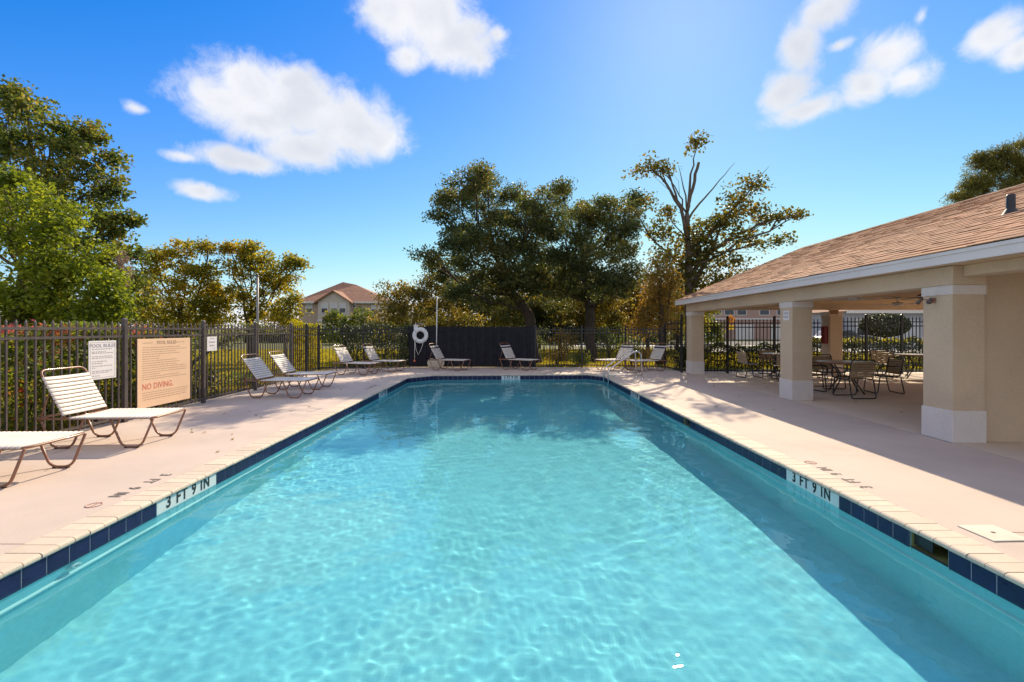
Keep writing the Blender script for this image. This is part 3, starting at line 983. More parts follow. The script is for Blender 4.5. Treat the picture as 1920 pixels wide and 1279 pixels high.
# life ring, rescue pole
lr = thing('life_ring', 'white life ring with hanging rope on the black screen', 'life ring', (-3.46, 17.90, 1.26))
tor = MB()
R0, r0 = 0.235, 0.082
vs, fs = [], []
for i in range(36):
    a = 2 * PI * i / 36
    for j in range(14):
        t = 2 * PI * j / 14
        vs.append(((R0 + r0 * math.cos(t)) * math.cos(a), r0 * .75 * math.sin(t), (R0 + r0 * math.cos(t)) * math.sin(a)))
for i in range(36):
    for j in range(14):
        fs.append((i * 14 + j, ((i + 1) % 36) * 14 + j, ((i + 1) % 36) * 14 + (j + 1) % 14, i * 14 + (j + 1) % 14))
tor.add(vs, fs, 0, True).build('ring', M['white_plastic'], lr)
for k in range(4):
    a = PI / 4 + k * PI / 2
    bd = MB().tube([(R0 * math.cos(a) + .088 * math.cos(t) * math.cos(a), .068 * math.sin(t), R0 * math.sin(a) + .088 * math.cos(t) * math.sin(a)) for t in np.linspace(0, 2 * PI, 14, endpoint=False)], .012, 6, closed=True)
    bd.build('band', M['rope'], lr)
rp = MB()
rp.tube([(-.21, -.04, -.20), (-.21, -.06, -.5), (-.215, -.05, -.85), (-.22, -.05, -.93)], .011, 6)
rp.tube([(-.20, -.05, -.24), (-.16, -.06, -.55), (-.07, -.06, -.76), (.02, -.06, -.60), (.09, -.06, -.40), (.13, -.05, -.24)], .011, 6)
rp.build('rope', M['rope'], lr)
MB().lathe([(0, -.06), (.035, -.04), (.045, 0), (.035, .04), (0, .06)], 12).build('float', M['red_paint'], lr, (-.22, -.05, -1.0))
hb = thing('ring_bracket', 'white hook bracket behind the top of the life ring', 'bracket', (-3.62, 17.93, 1.60))
MB().box(-.10, .06, -.03, .02, -.12, .08, bev=.01).build('plate', M['white_plastic'], hb)
MB().tube([(-.02, -.03, .06), (-.02, -.09, .04), (-.02, -.10, .10)], .014, 6).build('hook', M['white_plastic'], hb)
MB().tube([(.10, -.02, .08), (.16, -.02, .16), (.22, -.02, .06), (.26, -.02, .14), (.33, -.02, .03)], .012, 6).build('cord', M['rope'], hb)
rpole = MB().tube([(-2.83, 17.9, 0.35), (-2.80, 17.9, 2.80)], .022, 10)
o = rpole.build('pole_shaft', M['white_plastic'], None)
rp_t = thing('rescue_pole', 'long thin white rescue pole upright against the black screen', 'rescue pole', (0, 0, 0))
o.parent = rp_t
MB().lathe([(.03, 0), (.03, .16), (.022, .17)], 10).build('grip', M['ink'], rp_t, (-2.828, 17.9, 0.35))
for k, (x, lab) in enumerate(((-2.62, 'left pale tan disc leaning on the screen behind the lounger'), (-2.33, 'right pale tan disc leaning on the screen behind the lounger'))):
    dsc = MB().lathe([(0, .02), (.16, .02), (.185, .012), (.19, 0), (.185, -.012), (.16, -.02), (0, -.02)], 24)
    o = dsc.build('tan_disc', surf('disc_tan', (.55, .46, .34), .7), None, (x - .33, 17.62 - .02 * k, .188), (PI / 2 - .2, 0, 0))
    tag(o, lab, 'disc', 'pale discs behind the lounger')
# thin grey pole behind the left fence
lp = thing('steel_pole', 'thin grey pole rising behind the left fence before the yellow green trees', 'pole', (-8.6, 15.6, -.03))
MB().tube([(0, 0, 0), (0, 0, 1.7), (0, 0, 3.36)], [.045, .042, .038], 10).build('shaft', surf('galvanised', (.30, .29, .29), .55, metal=.3), lp)
MB().lathe([(.05, 3.33), (.05, 3.38), (0, 3.40)], 10).build('cap', M['fence_metal'], lp)

# signs tied to the left fence
def sign(name, label, y0, y1, z0, z1, mat, x=-6.165):
    s_ = thing(name, label, 'sign', (x, (y0 + y1) / 2, (z0 + z1) / 2), PI / 2)
    w, h = (y1 - y0) / 2, (z1 - z0) / 2
    MB().box(-w, w, -.004, .004, -h, h, bev=.002).build('panel', mat, s_)
    return s_, w, h
def letters(body, size, parent, x, z, mat, sx=1.0, name='lettering', heavy=0.0):
    me = text_mesh(body, size, .0008, 1.05, sx, heavy)
    me.transform(Matrix.Rotation(PI / 2, 4, 'X'))
    me.materials.clear(); me.materials.append(mat)
    o = link(name, me, parent, (x, -.0052, z))
    return o
def fine_print(parent, rows, mat, rnd):
    """lines too small to read: word-length dashes of print"""
    q = MB()
    for (z, x0, x1, h) in rows:
        x = x0
        while x < x1 - .01:
            l = min(rnd.uniform(.018, .06), x1 - x)
            q.quad((x, -.0049, z - h / 2), (x + l, -.0049, z - h / 2), (x + l, -.0049, z + h / 2), (x, -.0049, z + h / 2))
            x += l + .011
    o = q.build('print', mat, parent); o['kind'] = 'stuff'
s1, w, h = sign('pool_rules_sign', 'white pool rules sign wired to the left fence beside the tan board', 6.68, 7.15, .745, 1.325, M['sign_white'])
letters('POOL RULES', .075, s1, 0, h - .075, M['sign_ink'], 1.0, heavy=.001)
rows = []
for (z, a, b) in ((.165, .03, .92), (.125, .03, .7), (.105, .03, .97), (.055, .03, .92), (.03, .03, .97), (-.02, .03, .7), (-.05, .03, .5), (-.09, .03, .95), (-.115, .03, .15), (-.165, .05, .93), (-.19, .05, .8), (-.235, .03, .35)):
    rows.append((z, -w + .05 + a * .02, -w + .05 + b * (2 * w - .1), .011))
fine_print(s1, rows, M['sign_ink'], rs)
bdr = MB()
for (a, b, c, d) in ((-w + .025, w - .025, h - .028, h - .022), (-w + .025, w - .025, -h + .022, -h + .028), (-w + .022, -w + .028, -h + .028, h - .028), (w - .028, w - .022, -h + .028, h - .028)):
    bdr.quad((a, -.0049, c), (b, -.0049, c), (b, -.0049, d), (a, -.0049, d))
bdr.build('border_line', M['sign_ink'], s1)
s2, w, h = sign('no_diving_board', 'large tan pool rules board with red no diving line on the left fence', 7.56, 8.81, .165, 1.335, M['sign_tan'])
letters('POOL RULES', .085, s2, .02, h - .07, M['sign_brown'], .9, heavy=.001)
o = letters('NO DIVING.', .145, s2, -w + .45, -.235, M['red_paint'], .86, 'red_lettering', .001)
rows = [(h - .07, -w + .1, -w + .32, .012), (h - .07, w - .38, w - .16, .012)]
zz = h - .15
while zz > -.13:
    rows.append((zz, -w + .1, -w + .1 + (2 * w - .16) * rs.choice([.35, .72, .95, .95, 1, .8]), .011)); zz -= .0385
zz = -.335
while zz > -h + .1:
    rows.append((zz, -w + .1, -w + .1 + (2 * w - .16) * rs.choice([.2, .72, .95, .95, 1, .8]), .011)); zz -= .0385
fine_print(s2, rows, M['sign_brown'], rs)
s3, w, h = sign('notice_sign', 'small white notice just past the third fence post', 9.31, 9.62, 1.05, 1.345, M['sign_white'])
fine_print(s3, [(.11, -.06, .06, .016), (.035, -.10, .10, .03), (-.035, -.08, .08, .03), (-.10, .04, .11, .012)], M['sign_ink'], rs)

# ------------------------------------------------------------------ loungers
def rounded(pts, r, n=5):
    """polyline with rounded corners"""
    P = [Vector(p) for p in pts]
    out = [P[0]]
    for i in range(1, len(P) - 1):
        a, b, c = P[i - 1], P[i], P[i + 1]
        d1, d2 = (a - b), (c - b)
        rr_ = min(r, d1.length * .45, d2.length * .45)
        p, q = b + d1.normalized() * rr_, b + d2.normalized() * rr_
        for k in range(n + 1):
            t = k / n
            out.append(p.lerp(b, t).lerp(b.lerp(q, t), t))
    out.append(P[-1])
    return out
RZ, HW, TR = 0.375, 0.32, 0.0135
XF, XR, XH = 0.70, -0.74, -0.36       # foot end, head end, hinge
def strap_mesh(half, width, mat, sag=.010, t=.003, r=.016):
    q = MB()
    prof = [(-half - r, .002), (-half - r * .6, .010), (-half, r)]
    for k in range(1, 6):
        y = -half + 2 * half * k / 6
        prof.append((y, r - sag * math.sin(PI * k / 6)))
    prof += [(half, r), (half + r * .6, .010), (half + r, .002)]
    n_ = len(prof)
    vs = []
    # a flattened tube: crowned on top, flat beneath
    sect = [(-width / 2, -.002), (-width * .36, .0035), (0, .0055), (width * .36, .0035), (width / 2, -.002), (0, -.004)]
    m_ = len(sect)
    for (x, dz) in sect:
        for (y, z) in prof:
            vs.append((x, y, z + dz))
    fs = []
    for i in range(n_ - 1):
        for k in range(m_):
            j = (k + 1) % m_
            fs.append((k * n_ + i, k * n_ + i + 1, j * n_ + i + 1, j * n_ + i))
    q.add(vs, fs, 0, True)
    return q.mesh('strap', mat)
STRAP_W = strap_mesh(HW, .0495, M['strap'])
STRAP_N = strap_mesh(HW, .0535, M['navy_strap'])
def make_lounger(back_angle, dark_band):
    t = thing('sun_lounger', '', 'sun lounger', (0, 0, 0), 0, 'white strapped sun loungers round the pool')
    fr = MB()
    ring = []
    for (x, y) in ((XR, -HW), (XF, -HW), (XF, HW), (XR, HW)):
        ring.append((x, y))
    cx = [(XR + .1, -HW), (XF - .09, -HW)]
    path = rounded([(0, -HW, RZ), (XF, -HW, RZ), (XF, HW, RZ), (XR, HW, RZ), (XR, -HW, RZ), (0, -HW, RZ)], .09, 5)[:-1]
    fr.tube(path, TR, 8, closed=True)
    fr.tube([(XH, -HW, RZ), (XH, HW, RZ)], TR * .9, 8)
    fr.build('frame', M['brown_metal'], t)
    for sy in (-1, 1):
        for (c_x) in (.435, -.40):
            lg = MB()
            y = sy * (HW - .004)
            lg.tube(rounded([(c_x - .26, y, RZ - .005), (c_x - .115, y, TR), (c_x + .115, y, TR), (c_x + .26, y, RZ - .005)], .09, 6), TR, 8)
            leg = lg.build('leg', M['brown_metal'], t)
            for fx in (-.07, .07):
                MB().box(c_x + fx - .014, c_x + fx + .014, y - .014, y + .014, 0.0, .012).build('foot_glide', M['ink'], leg)
    x = XF - .055
    while x > XH + .03:
        link('strap', STRAP_W, t, (x, 0, RZ)); x -= .0545
    bk = MB()
    BL = .66
    bk.tube(rounded([(0, -HW, 0), (-BL, -HW, 0), (-BL, HW, 0), (0, HW, 0)], .09, 6), TR, 8)
    b = bk.build('back_frame', M['brown_metal'], t, (XH - .01, 0, RZ + .02), (0, math.radians(back_angle), 0))
    xs = -.045; i = 0
    n_s = 10
    for i in range(n_s):
        x = -.045 - i * .0545
        me = STRAP_N if (dark_band and i == n_s - 2) else STRAP_W
        o = link('strap', me, b, (x, 0, 0))
        if me is STRAP_N:
            o['label'] = 'dark navy strap'
    br = MB()
    ba = math.radians(back_angle)
    for sy in (-1, 1):
        top = Vector((XH - .01 - .40 * math.cos(ba), sy * (HW - .03), RZ + .02 + .40 * math.sin(ba)))
        br.tube([top, (XR + .06, sy * (HW - .03), RZ + .012)], .009, 6)
    br.tube([(XR + .06, -HW + .03, RZ + .012), (XR + .06, HW - .03, RZ + .012)], .009, 6)
    br.build('back_brace', M['brown_metal'], t)
    return t
LOUNGERS = [  # x of the middle, y, turn, back angle, dark band, label
    (-5.27, 4.60, 0.02, 62, False, 'foreground sun lounger cut by the picture edge, only its foot end in view'),
    (-5.22, 6.05, 0.06, 63, False, 'white strapped lounger with brown frame in front of the pool rules sign'),
    (-5.08, 10.22, -0.02, 54, False, 'white lounger on the left deck, nearer one of the close pair by the fence'),
    (-5.20, 11.60, 0.0, 54, True, 'white lounger on the left deck, farther one of the close pair by the fence'),
    (-5.05, 15.20, -0.25, 58, True, 'white lounger before the dark hedge, nearer the far left fence corner'),
    (-4.42, 16.25, -0.20, 60, True, 'white lounger before the dark hedge, beside the black screen'),
    (-2.15, 16.75, -0.30, 60, True, 'white lounger under the rescue pole with tan discs behind it'),
    (0.42, 16.95, -0.55, 62, True, 'lone white lounger against the right half of the black screen'),
    (3.95, 16.90, PI + 0.50, 62, True, 'white lounger behind the pool handrails'),
    (4.98, 16.45, PI + 0.30, 64, True, 'white lounger at the far right beside the pavilion corner column'),
]
protos = {}
for (x, y, rz, ba, db, lab) in LOUNGERS:
    key = (ba, db)
    if key not in protos:
        o = make_lounger(ba, db); protos[key] = o
    else:
        o = copy_tree(protos[key])
    o.location = (x, y, 0); o.rotation_euler = (0, 0, rz); o['label'] = lab

# stainless handrails into the pool
def handrail(y, label):
    t = thing('pool_handrail', label, 'handrail', (3.0, y, 0), 0, 'stainless steel pool entry handrails')
    r = MB()
    r.tube(rounded([(0.02, 0, -1.0), (0.02, 0, .27), (.82, 0, .845), (1.0, 0, .80), (1.05, 0, .0)], .11, 8), .0215, 12)
    r.build('rail_tube', M['steel'], t)
    MB().tube([(0.03, 0, .12), (1.04, 0, .12)], .017, 10).build('lower_rail', M['steel'], t)
    MB().lathe([(.022, .045), (.045, .04), (.05, .0)], 16).build('escutcheon', M['steel'], t, (1.05, 0, 0))
handrail(14.35, 'farther stainless handrail at the far right pool corner')
handrail(13.72, 'nearer stainless handrail at the far right pool corner')

# ------------------------------------------------------------------ patio tables and chairs
def patio_table(loc, label):
    t = thing('patio_table', label, 'table', loc, random.uniform(0, 1), 'round patio tables under the pavilion')
    MB().lathe([(0, .735), (.585, .735), (.60, .728), (.60, .712), (.585, .705), (0, .71)], 40).build('tabletop', surf('table_top', (.48, .42, .36), .35, .05, 3), t)
    MB().lathe([(.603, .738), (.612, .728), (.612, .705), (.600, .698)], 40).build('rim', M['brown_metal'], t)
    for k in range(4):
        a = k * PI / 2
        c, s = math.cos(a), math.sin(a)
        MB().tube(rounded([(.40 * c, .40 * s, .70), (.12 * c, .12 * s, .40), (.42 * c, .42 * s, .012)], .25, 6), .016, 8).build('leg', M['black_metal'], t)
    MB().tube([(.19 * math.cos(a), .19 * math.sin(a), .38) for a in np.linspace(0, 2 * PI, 20, endpoint=False)], .010, 6, closed=True).build('ring_brace', M['black_metal'], t)
    return t
CH_S = strap_mesh(.255, .056, M['tan_strap'], .012)
def make_chair():
    t = thing('patio_chair', '', 'chair', (0, 0, 0), 0, 'strapped patio chairs under the pavilion')
    hw = .27
    f = MB()      # the chair faces +y
    f.tube(rounded([(-hw + .005, .22, .42), (-hw + .005, -.21, .40), (-hw + .005, -.29, .84), (hw - .005, -.29, .84), (hw - .005, -.21, .40), (hw - .005, .22, .42)], .07, 5), .0125, 8)
    f.tube([(-hw + .005, .22, .42), (hw - .005, .22, .42)], .0125, 8)
    f.build('frame', M['black_metal'], t)
    for sx in (-1, 1):
        MB().tube(rounded([(sx * hw, -.265, .64), (sx * (hw + .03), -.05, .65), (sx * (hw + .03), .22, .64), (sx * (hw + .02), .27, .50), (sx * hw, .22, .41)], .08, 5), .0125, 8).build('arm', M['black_metal'], t)
    for (y0, y1) in ((.20, .25), (-.22, -.30)):
        MB().tube(rounded([(-hw, y0, .41), (-hw, y1, .014), (hw, y1, .014), (hw, y0, .41)], .05, 5), .0125, 8).build('leg', M['black_metal'], t)
    for k in range(6):
        link('strap', CH_S, t, (0, -.14 + k * .066, .407), (0, 0, PI / 2))
    ang = math.atan2(.44, -.08)
    for k in range(6):
        s_ = .085 + k * .058
        link('strap', CH_S, t, (0, -.21 - .08 / .4472 * s_, .40 + .44 / .4472 * s_), (ang - PI, 0, 0)).rotation_euler = (Matrix.Rotation(ang, 3, 'X') @ Matrix.Rotation(PI / 2, 3, 'Z')).to_euler()
    return t
TABLES = [((7.98, 10.75, 0), 'round patio table in the open bay between the nearest two columns'),
          ((12.55, 13.9, 0), 'round patio table with a pale top half hidden by the nearest column'),
          ((8.65, 14.3, 0), 'round patio table half hidden behind the middle column')]
for loc, lab in TABLES:
    patio_table(loc, lab)
CHAIRS = [  # x, y, direction it faces (degrees from +y towards -x), label
    (7.62, 10.05, 2, 'tan strapped chair seen from behind, tucked under the nearest round table'),
    (8.84, 10.75, 80, 'chair seen from the side on the pavilion side of the nearest round table'),
    (7.25, 11.00, -80, 'chair on the pool side of the nearest round table, seen side on'),
    (8.15, 11.60, 178, 'chair facing the pool camera across the nearest round table'),
    (11.72, 13.9, -78, 'chair lit orange at the left of the half hidden pale table'),
    (12.3, 14.85, 178, 'chair beyond the half hidden pale table by the fence'),
    (12.75, 12.95, 5, 'chair on the near side of the half hidden pale table'),
    (7.55, 14.2, -88, 'chair at the left of the table behind the middle column'),
    (8.15, 13.45, -15, 'chair with its back to us left of the middle column'),
    (9.40, 14.0, -95, 'chair just past the middle column beneath the red cabinet'),
    (8.7, 15.05, 180, 'chair by the far fence behind the middle column table'),
]
ch0 = None
for (x, y, a, lab) in CHAIRS:
    if ch0 is None:
        ch0 = o = make_chair()
    else:
        o = copy_tree(ch0)
    o.location = (x, y, 0); o.rotation_euler = (0, 0, math.radians(a)); o['label'] = lab
# ------------------------------------------------------------------ plants
G_ = np.random.default_rng(21)
DENS = 26.0

def leaf_mesh(name, P, size, mat, aspect=0.55, flat=0.35, jitter=0.35, out=None):
    """one small folded leaf of two triangles at each point"""
    n_ = len(P)
    P = np.asarray(P, float)
    s = size * (1 + jitter * G_.uniform(-1, 1, n_))
    nrm = G_.normal(size=(n_, 3)); nrm[:, 2] += flat * 2
    if out is not None:
        nrm += out * 0.8
    nrm /= np.linalg.norm(nrm, axis=1, keepdims=True) + 1e-9
    r = G_.normal(size=(n_, 3))
    u = np.cross(nrm, r); u /= np.linalg.norm(u, axis=1, keepdims=True) + 1e-9
    w = np.cross(nrm, u)
    L = (s / 2)[:, None]; Wd = (s * aspect / 2)[:, None]
    A = P - u * L; B = P + u * L * 1.1
    C = P + w * Wd + nrm * L * .22; D = P - w * Wd + nrm * L * .22
    co = np.stack([A, C, B, D], 1).reshape(-1, 3)
    base = np.arange(n_)[:, None] * 4
    F = np.concatenate([base + [0, 2, 1], base + [0, 3, 2]], 1).reshape(-1, 3)
    me = bpy.data.meshes.new(name)
    me.vertices.add(len(co)); me.vertices.foreach_set('co', co.astype(np.float32).ravel())
    me.loops.add(F.size); me.loops.foreach_set('vertex_index', F.ravel().astype(np.int32))
    me.polygons.add(len(F)); me.polygons.foreach_set('loop_start', np.arange(0, F.size, 3, dtype=np.int32))
    me.materials.append(mat)
    me.update()
    return me

def clumps_in(c, r, k, hollow=0.45):
    """k clump centres inside an ellipsoid, thicker towards its skin"""
    d = G_.normal(size=(k, 3)); d /= np.linalg.norm(d, axis=1, keepdims=True)
    t = (hollow ** 3 + (1 - hollow ** 3) * G_.random(k)) ** (1 / 3)
    t *= G_.uniform(.60, 1.12, k)
    return np.asarray(c) + d * t[:, None] * np.asarray(r)

def leaves_about(C, m, rad, squash=0.6):
    k = len(C)
    g = G_.normal(size=(k, m, 3)) * 0.5
    g /= np.maximum(1.0, np.linalg.norm(g, axis=2, keepdims=True) / 1.05)
    g[:, :, 2] *= squash
    sz = G_.uniform(.55, 1.35, (k, 1, 1)) * rad
    return (C[:, None, :] + g * sz).reshape(-1, 3)

def tree(name, label, cat, base, blobs, trunk, bark, leaf_mat, leaf=0.12, per=60, rad=0.45, density=1.0, limbs=True, group=None, aspect=.55, fork=0.45, twig=4, squash=.6, hollow=.45, extra=None, split=4, limb_p=1.0):
    """blobs: (centre, radii) in the world; trunk: list of (point, radius)"""
    base = Vector(base)
    t = thing(name, label, cat, base, 0, group)
    tm = MB()
    tp = [Vector(p) - base for p, _ in trunk]
    tr_ = [r for _, r in trunk]
    # smooth the trunk
    fine, fr_ = [], []
    for i in range(len(tp) - 1):
        for k in range(4):
            q = k / 4
            fine.append(tp[i].lerp(tp[i + 1], q) + Vector(G_.normal(size=3) * tr_[i] * .12)); fr_.append(tr_[i] * (1 - q) + tr_[i + 1] * q)
    fine.append(tp[-1]); fr_.append(tr_[-1])
    fine[0] = Vector(tp[0]); fr_[0] *= 1.35
    tm.tube(fine, fr_, 9)
    C_all = []
    for (c, r) in blobs:
        c = np.asarray(Vector(c) - base); r = np.asarray(r, float)
        k = max(6, int(density * DENS * ((r[0] * r[1] * r[2]) ** (2 / 3) + .10)))
        # part of the clumps stray loosely through the whole mass, the others gather into sprays
        k1 = k if not split else int(k * .45)
        C = [clumps_in(c, r, k1, hollow)]
        if split:
            for _ in range(split):
                d_ = G_.normal(size=3); d_ /= np.linalg.norm(d_)
                C.append(clumps_in(c + d_ * r * G_.uniform(.5, 1.0), r * G_.uniform(.25, .5), max(2, int(k * .55 / split)), 0.0))
        C = np.concatenate(C)
        C = C[C[:, 2] + base.z > 0.15]
        C_all.append(C)
        if limbs and len(C) and G_.random() < limb_p:
            # a limb from the trunk to the mass, twigs on to some clumps
            h = max(0.12, min(.95, fork + .4 * G_.random()))
            j = int(h * (len(fine) - 1))
            cand = [q for q in range(int(fork * .6 * len(fine)), len(fine)) if fine[q].z < c[2] - .15 * abs(c[0] - fine[q].x)]
            if cand:
                j = cand[int(G_.integers(max(1, len(cand) * 1 // 2), len(cand) + 1)) - 1]
            s_, e_ = fine[j], Vector(c)
            mid = s_.lerp(e_, .5) + Vector((0, 0, -.08 * (e_ - s_).length)) + Vector(G_.normal(size=3)) * .06 * (e_ - s_).length
            pts = [s_.lerp(mid, q).lerp(mid.lerp(e_, q), q) for q in np.linspace(0, 1, 7)]
            pts = [p + Vector(G_.normal(size=3)) * .02 * (e_ - s_).length if 0 < i_ < 6 else p for i_, p in enumerate(pts)]
            r0 = min(fr_[j] * .5, .012 + .014 * (e_ - s_).length)
            tm.tube(pts, list(np.linspace(r0, r0 * .35, 7)), 6)
            for q in range(min(twig * 3, len(C))):
                ce = Vector(C[int(G_.integers(len(C)))])
                p0 = pts[int(G_.integers(3, 7))]
                m_ = p0.lerp(ce, .55) + Vector(G_.normal(size=3)) * .08 * (ce - p0).length
                tm.tube([p0, m_, ce], [r0 * .3, r0 * .16, .003], 4, cap=False)
    if extra:
        for path, r0, r1 in extra:
            pts = [Vector(p) - base for p in path]
            ff = []
            for i in range(len(pts) - 1):
                for k in range(3):
                    ff.append(pts[i].lerp(pts[i + 1], k / 3) + Vector(G_.normal(size=3)) * .025)
            ff.append(pts[-1])
            tm.tube(ff, list(np.linspace(r0, r1, len(ff))), 6)
    tm.build('trunk', bark, t)
    C = np.concatenate(C_all)
    P = leaves_about(C, per, rad, squash)
    me = leaf_mesh('crown', P, leaf, leaf_mat, aspect)

    link('crown', me, t)
    return t

def blob(px, py, rx, ry, y, ry_depth=None):
    """an ellipsoid of foliage that stands at depth y"""
    c = at_depth(px, py, y)
    k = y / FPX
    return (c, (rx * k, ry_depth if ry_depth else max(.5, (rx + ry) / 2 * k * .9), ry * k))

M['leaf_bright'] = leafy('bright_green_leaves', [(0.1, (0.080, 0.116, 0.020)), (.5, (0.188, 0.251, 0.031)), (.85, (0.320, 0.361, 0.050)), (1, (0.433, 0.408, 0.056))], .6)
M['leaf_oak'] = leafy('olive_oak_leaves', [(0.1, (0.070, 0.105, 0.038)), (.5, (0.128, 0.177, 0.047)), (.8, (0.258, 0.247, 0.066)), (1, (0.456, 0.307, 0.083))], 0.58, tgain=1.25)
M['leaf_storm'] = leafy('maple_leaves', [(0.1, (.055, .06, .02)), (.5, (.12, .125, .03)), (.8, (.24, .18, .04)), (1, (.40, .22, .05))], .55)
M['leaf_dark'] = leafy('dark_oak_leaves', [(0.1, (0.058, 0.085, 0.037)), (.5, (0.107, 0.136, 0.053)), (.85, (0.208, 0.189, 0.070)), (1, (0.414, 0.260, 0.094))], 0.55, tgain=1.2)
M['leaf_yellow'] = leafy('yellow_green_leaves', [(0.05, (.09, .115, .022)), (.4, (.22, .225, .03)), (.75, (.42, .33, .04)), (1, (.55, .34, .04))], .62)
M['leaf_orange'] = leafy('rusty_leaves', [(0.05, (.13, .115, .03)), (.5, (.27, .19, .05)), (1, (.42, .25, .07))], .55, tint=(1.12, .98, .5))
M['leaf_photinia'] = leafy('red_tip_leaves', [(0.05, (0.065, 0.108, 0.026)), (.5, (0.153, 0.217, 0.039)), (.78, (0.261, 0.261, 0.044)), (.9, (0.566, 0.153, 0.065)), (1, (0.600, 0.108, 0.087))], 0.50, clump=2.2)
M['leaf_red'] = leafy('new_red_leaves', [(0.05, (.34, .07, .06)), (.6, (.52, .13, .12)), (1, (.50, .26, .08))], .5, tint=(1.1, .85, .8))
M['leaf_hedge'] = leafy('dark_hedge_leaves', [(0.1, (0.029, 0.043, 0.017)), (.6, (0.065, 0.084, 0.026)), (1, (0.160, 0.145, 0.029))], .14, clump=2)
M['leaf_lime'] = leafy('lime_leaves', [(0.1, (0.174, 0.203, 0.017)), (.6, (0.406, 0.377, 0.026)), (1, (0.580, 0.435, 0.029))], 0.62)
M['leaf_pine'] = leafy('pine_needles', [(0.1, (0.101, 0.112, 0.036)), (.6, (0.203, 0.203, 0.050)), (1, (0.344, 0.284, 0.081))], 0.40)
M['leaf_brown'] = leafy('dry_olive_leaves', [(0.1, (.085, .09, .03)), (.5, (.17, .155, .04)), (1, (.36, .25, .06))], .55)
M['moss'] = leafy('hanging_moss', [(0.1, (.26, .19, .14)), (1, (.44, .32, .24))], .3, tint=(1, .9, .8))

def stem(px, y, r=.2):
    p = at_depth(px, VY, y)
    return Vector((p.x, y, -.05))

# left: tall dark tree behind, broad bright one in front
Y = 15.5
tree('maple_tree', 'tall dark leafy tree at the left edge, top of its crown highest', 'tree', (-16.6, Y, -.05),
     [blob(*b, Y) for b in ((48, 190, 46, 42), (10, 235, 60, 60), (95, 250, 55, 45), (40, 320, 80, 60), (125, 300, 50, 48), (175, 245, 30, 26), (185, 300, 38, 42), (155, 372, 60, 44), (205, 350, 30, 34), (60, 400, 80, 60), (205, 425, 34, 26), (185, 470, 36, 50), (110, 470, 60, 60), (232, 408, 12, 8), (238, 470, 10, 16), (-60, 240, 90, 90), (-120, 380, 110, 120), (215, 520, 34, 40), (225, 580, 36, 26), (250, 545, 24, 44))],
     [((-16.6, Y, -.05), .26), ((-16.3, Y, 2.4), .22), ((-15.9, Y, 4.6), .17), ((-16.4, Y, 7.2), .10)], M['bark'], M['leaf_oak'], .125, 60, .42, 1.1, aspect=.7, twig=3, split=5)
Y = 11.3
tree('sweetgum_tree', 'broad bright green tree just behind the left fence and red tipped hedge', 'tree', (-12.3, Y, -.05),
     [blob(*b, Y) for b in ((10, 390, 70, 60), (90, 400, 50, 44), (40, 470, 80, 60), (135, 455, 56, 50), (100, 520, 80, 50), (20, 550, 70, 50), (165, 520, 40, 40), (175, 580, 40, 30), (90, 590, 60, 30), (20, 600, 50, 24), (140, 600, 50, 20), (70, 560, 80, 40), (150, 560, 50, 40), (200, 560, 24, 36), (-90, 420, 90, 90), (-100, 540, 90, 70), (5, 340, 40, 30))],
     [((-12.3, Y, -.05), .15), ((-12.2, Y, 1.6), .14), ((-12.0, Y, 3.0), .09)], M['bark_grey'], M['leaf_bright'], .105, 80, .42, 1.15, aspect=.6, twig=2, split=5)
Y = 21
tree('young_elm_tree', 'yellow green tree behind the left fence, left one of the pair by the grey pole', 'tree', stem(335, Y),
     [blob(*b, Y) for b in ((330, 500, 52, 40), (275, 520, 34, 36), (385, 505, 34, 40), (345, 465, 34, 16), (290, 480, 20, 14), (340, 560, 70, 40), (270, 575, 46, 34), (400, 570, 34, 36), (390, 462, 18, 9), (300, 600, 60, 20), (370, 605, 50, 20))],
     [(stem(335, Y), .15), (stem(338, Y) + Vector((0, 0, 1.6)), .12), (stem(335, Y) + Vector((.1, 0, 3.0)), .07)], M['bark'], M['leaf_yellow'], .12, 52, .42, 1.3, aspect=.65, twig=2, group='yellow green trees behind the left fence')
tree('young_elm_tree', 'yellow green tree behind the left fence, right one of the pair by the grey pole', 'tree', stem(470, Y + .6),
     [blob(*b, Y + .6) for b in ((450, 495, 46, 40), (430, 540, 40, 40), (500, 500, 36, 34), (470, 460, 30, 14), (540, 510, 24, 26), (545, 488, 16, 10), (500, 550, 44, 40), (450, 590, 60, 26), (520, 590, 40, 26), (430, 465, 16, 10), (560, 495, 8, 8))],
     [(stem(470, Y + .6), .15), (stem(468, Y + .6) + Vector((0, 0, 1.6)), .12), (stem(474, Y + .6) + Vector((0, 0, 3.0)), .07)], M['bark'], M['leaf_yellow'], .12, 52, .42, 1.3, aspect=.65, twig=2, group='yellow green trees behind the left fence')
Y = 19.5
tree('small_elm_tree', 'low bright yellow bushy tree left of the house between the pole and the corner', 'tree', stem(535, Y),
     [blob(*b, Y) for b in ((530, 575, 30, 26), (550, 600, 22, 24), (515, 605, 26, 20), (545, 555, 14, 14))],
     [(stem(535, Y), .07), (stem(535, Y) + Vector((0, 0, 1.3)), .04)], M['bark'], M['leaf_yellow'], .11, 44, .38, 1.6)
# hanging moss on the left tree
ms = MB()
mp = []
for (px, py0, py1, w) in ((232, 480, 560, 10), (238, 500, 545, 6), (224, 470, 520, 6)):
    for k in range(420):
        q = G_.random()
        c = at_depth(px + G_.normal() * w * (1 - .7 * q), py0 + (py1 - py0) * q, 14.6 + G_.normal() * .1)
        mp.append(c)
o = link('hanging_moss', leaf_mesh('moss', np.array(mp), .12, M['moss'], .22, flat=-.2), None)
tag(o, 'pale tan strands of moss hanging at the right of the big left tree', 'moss')

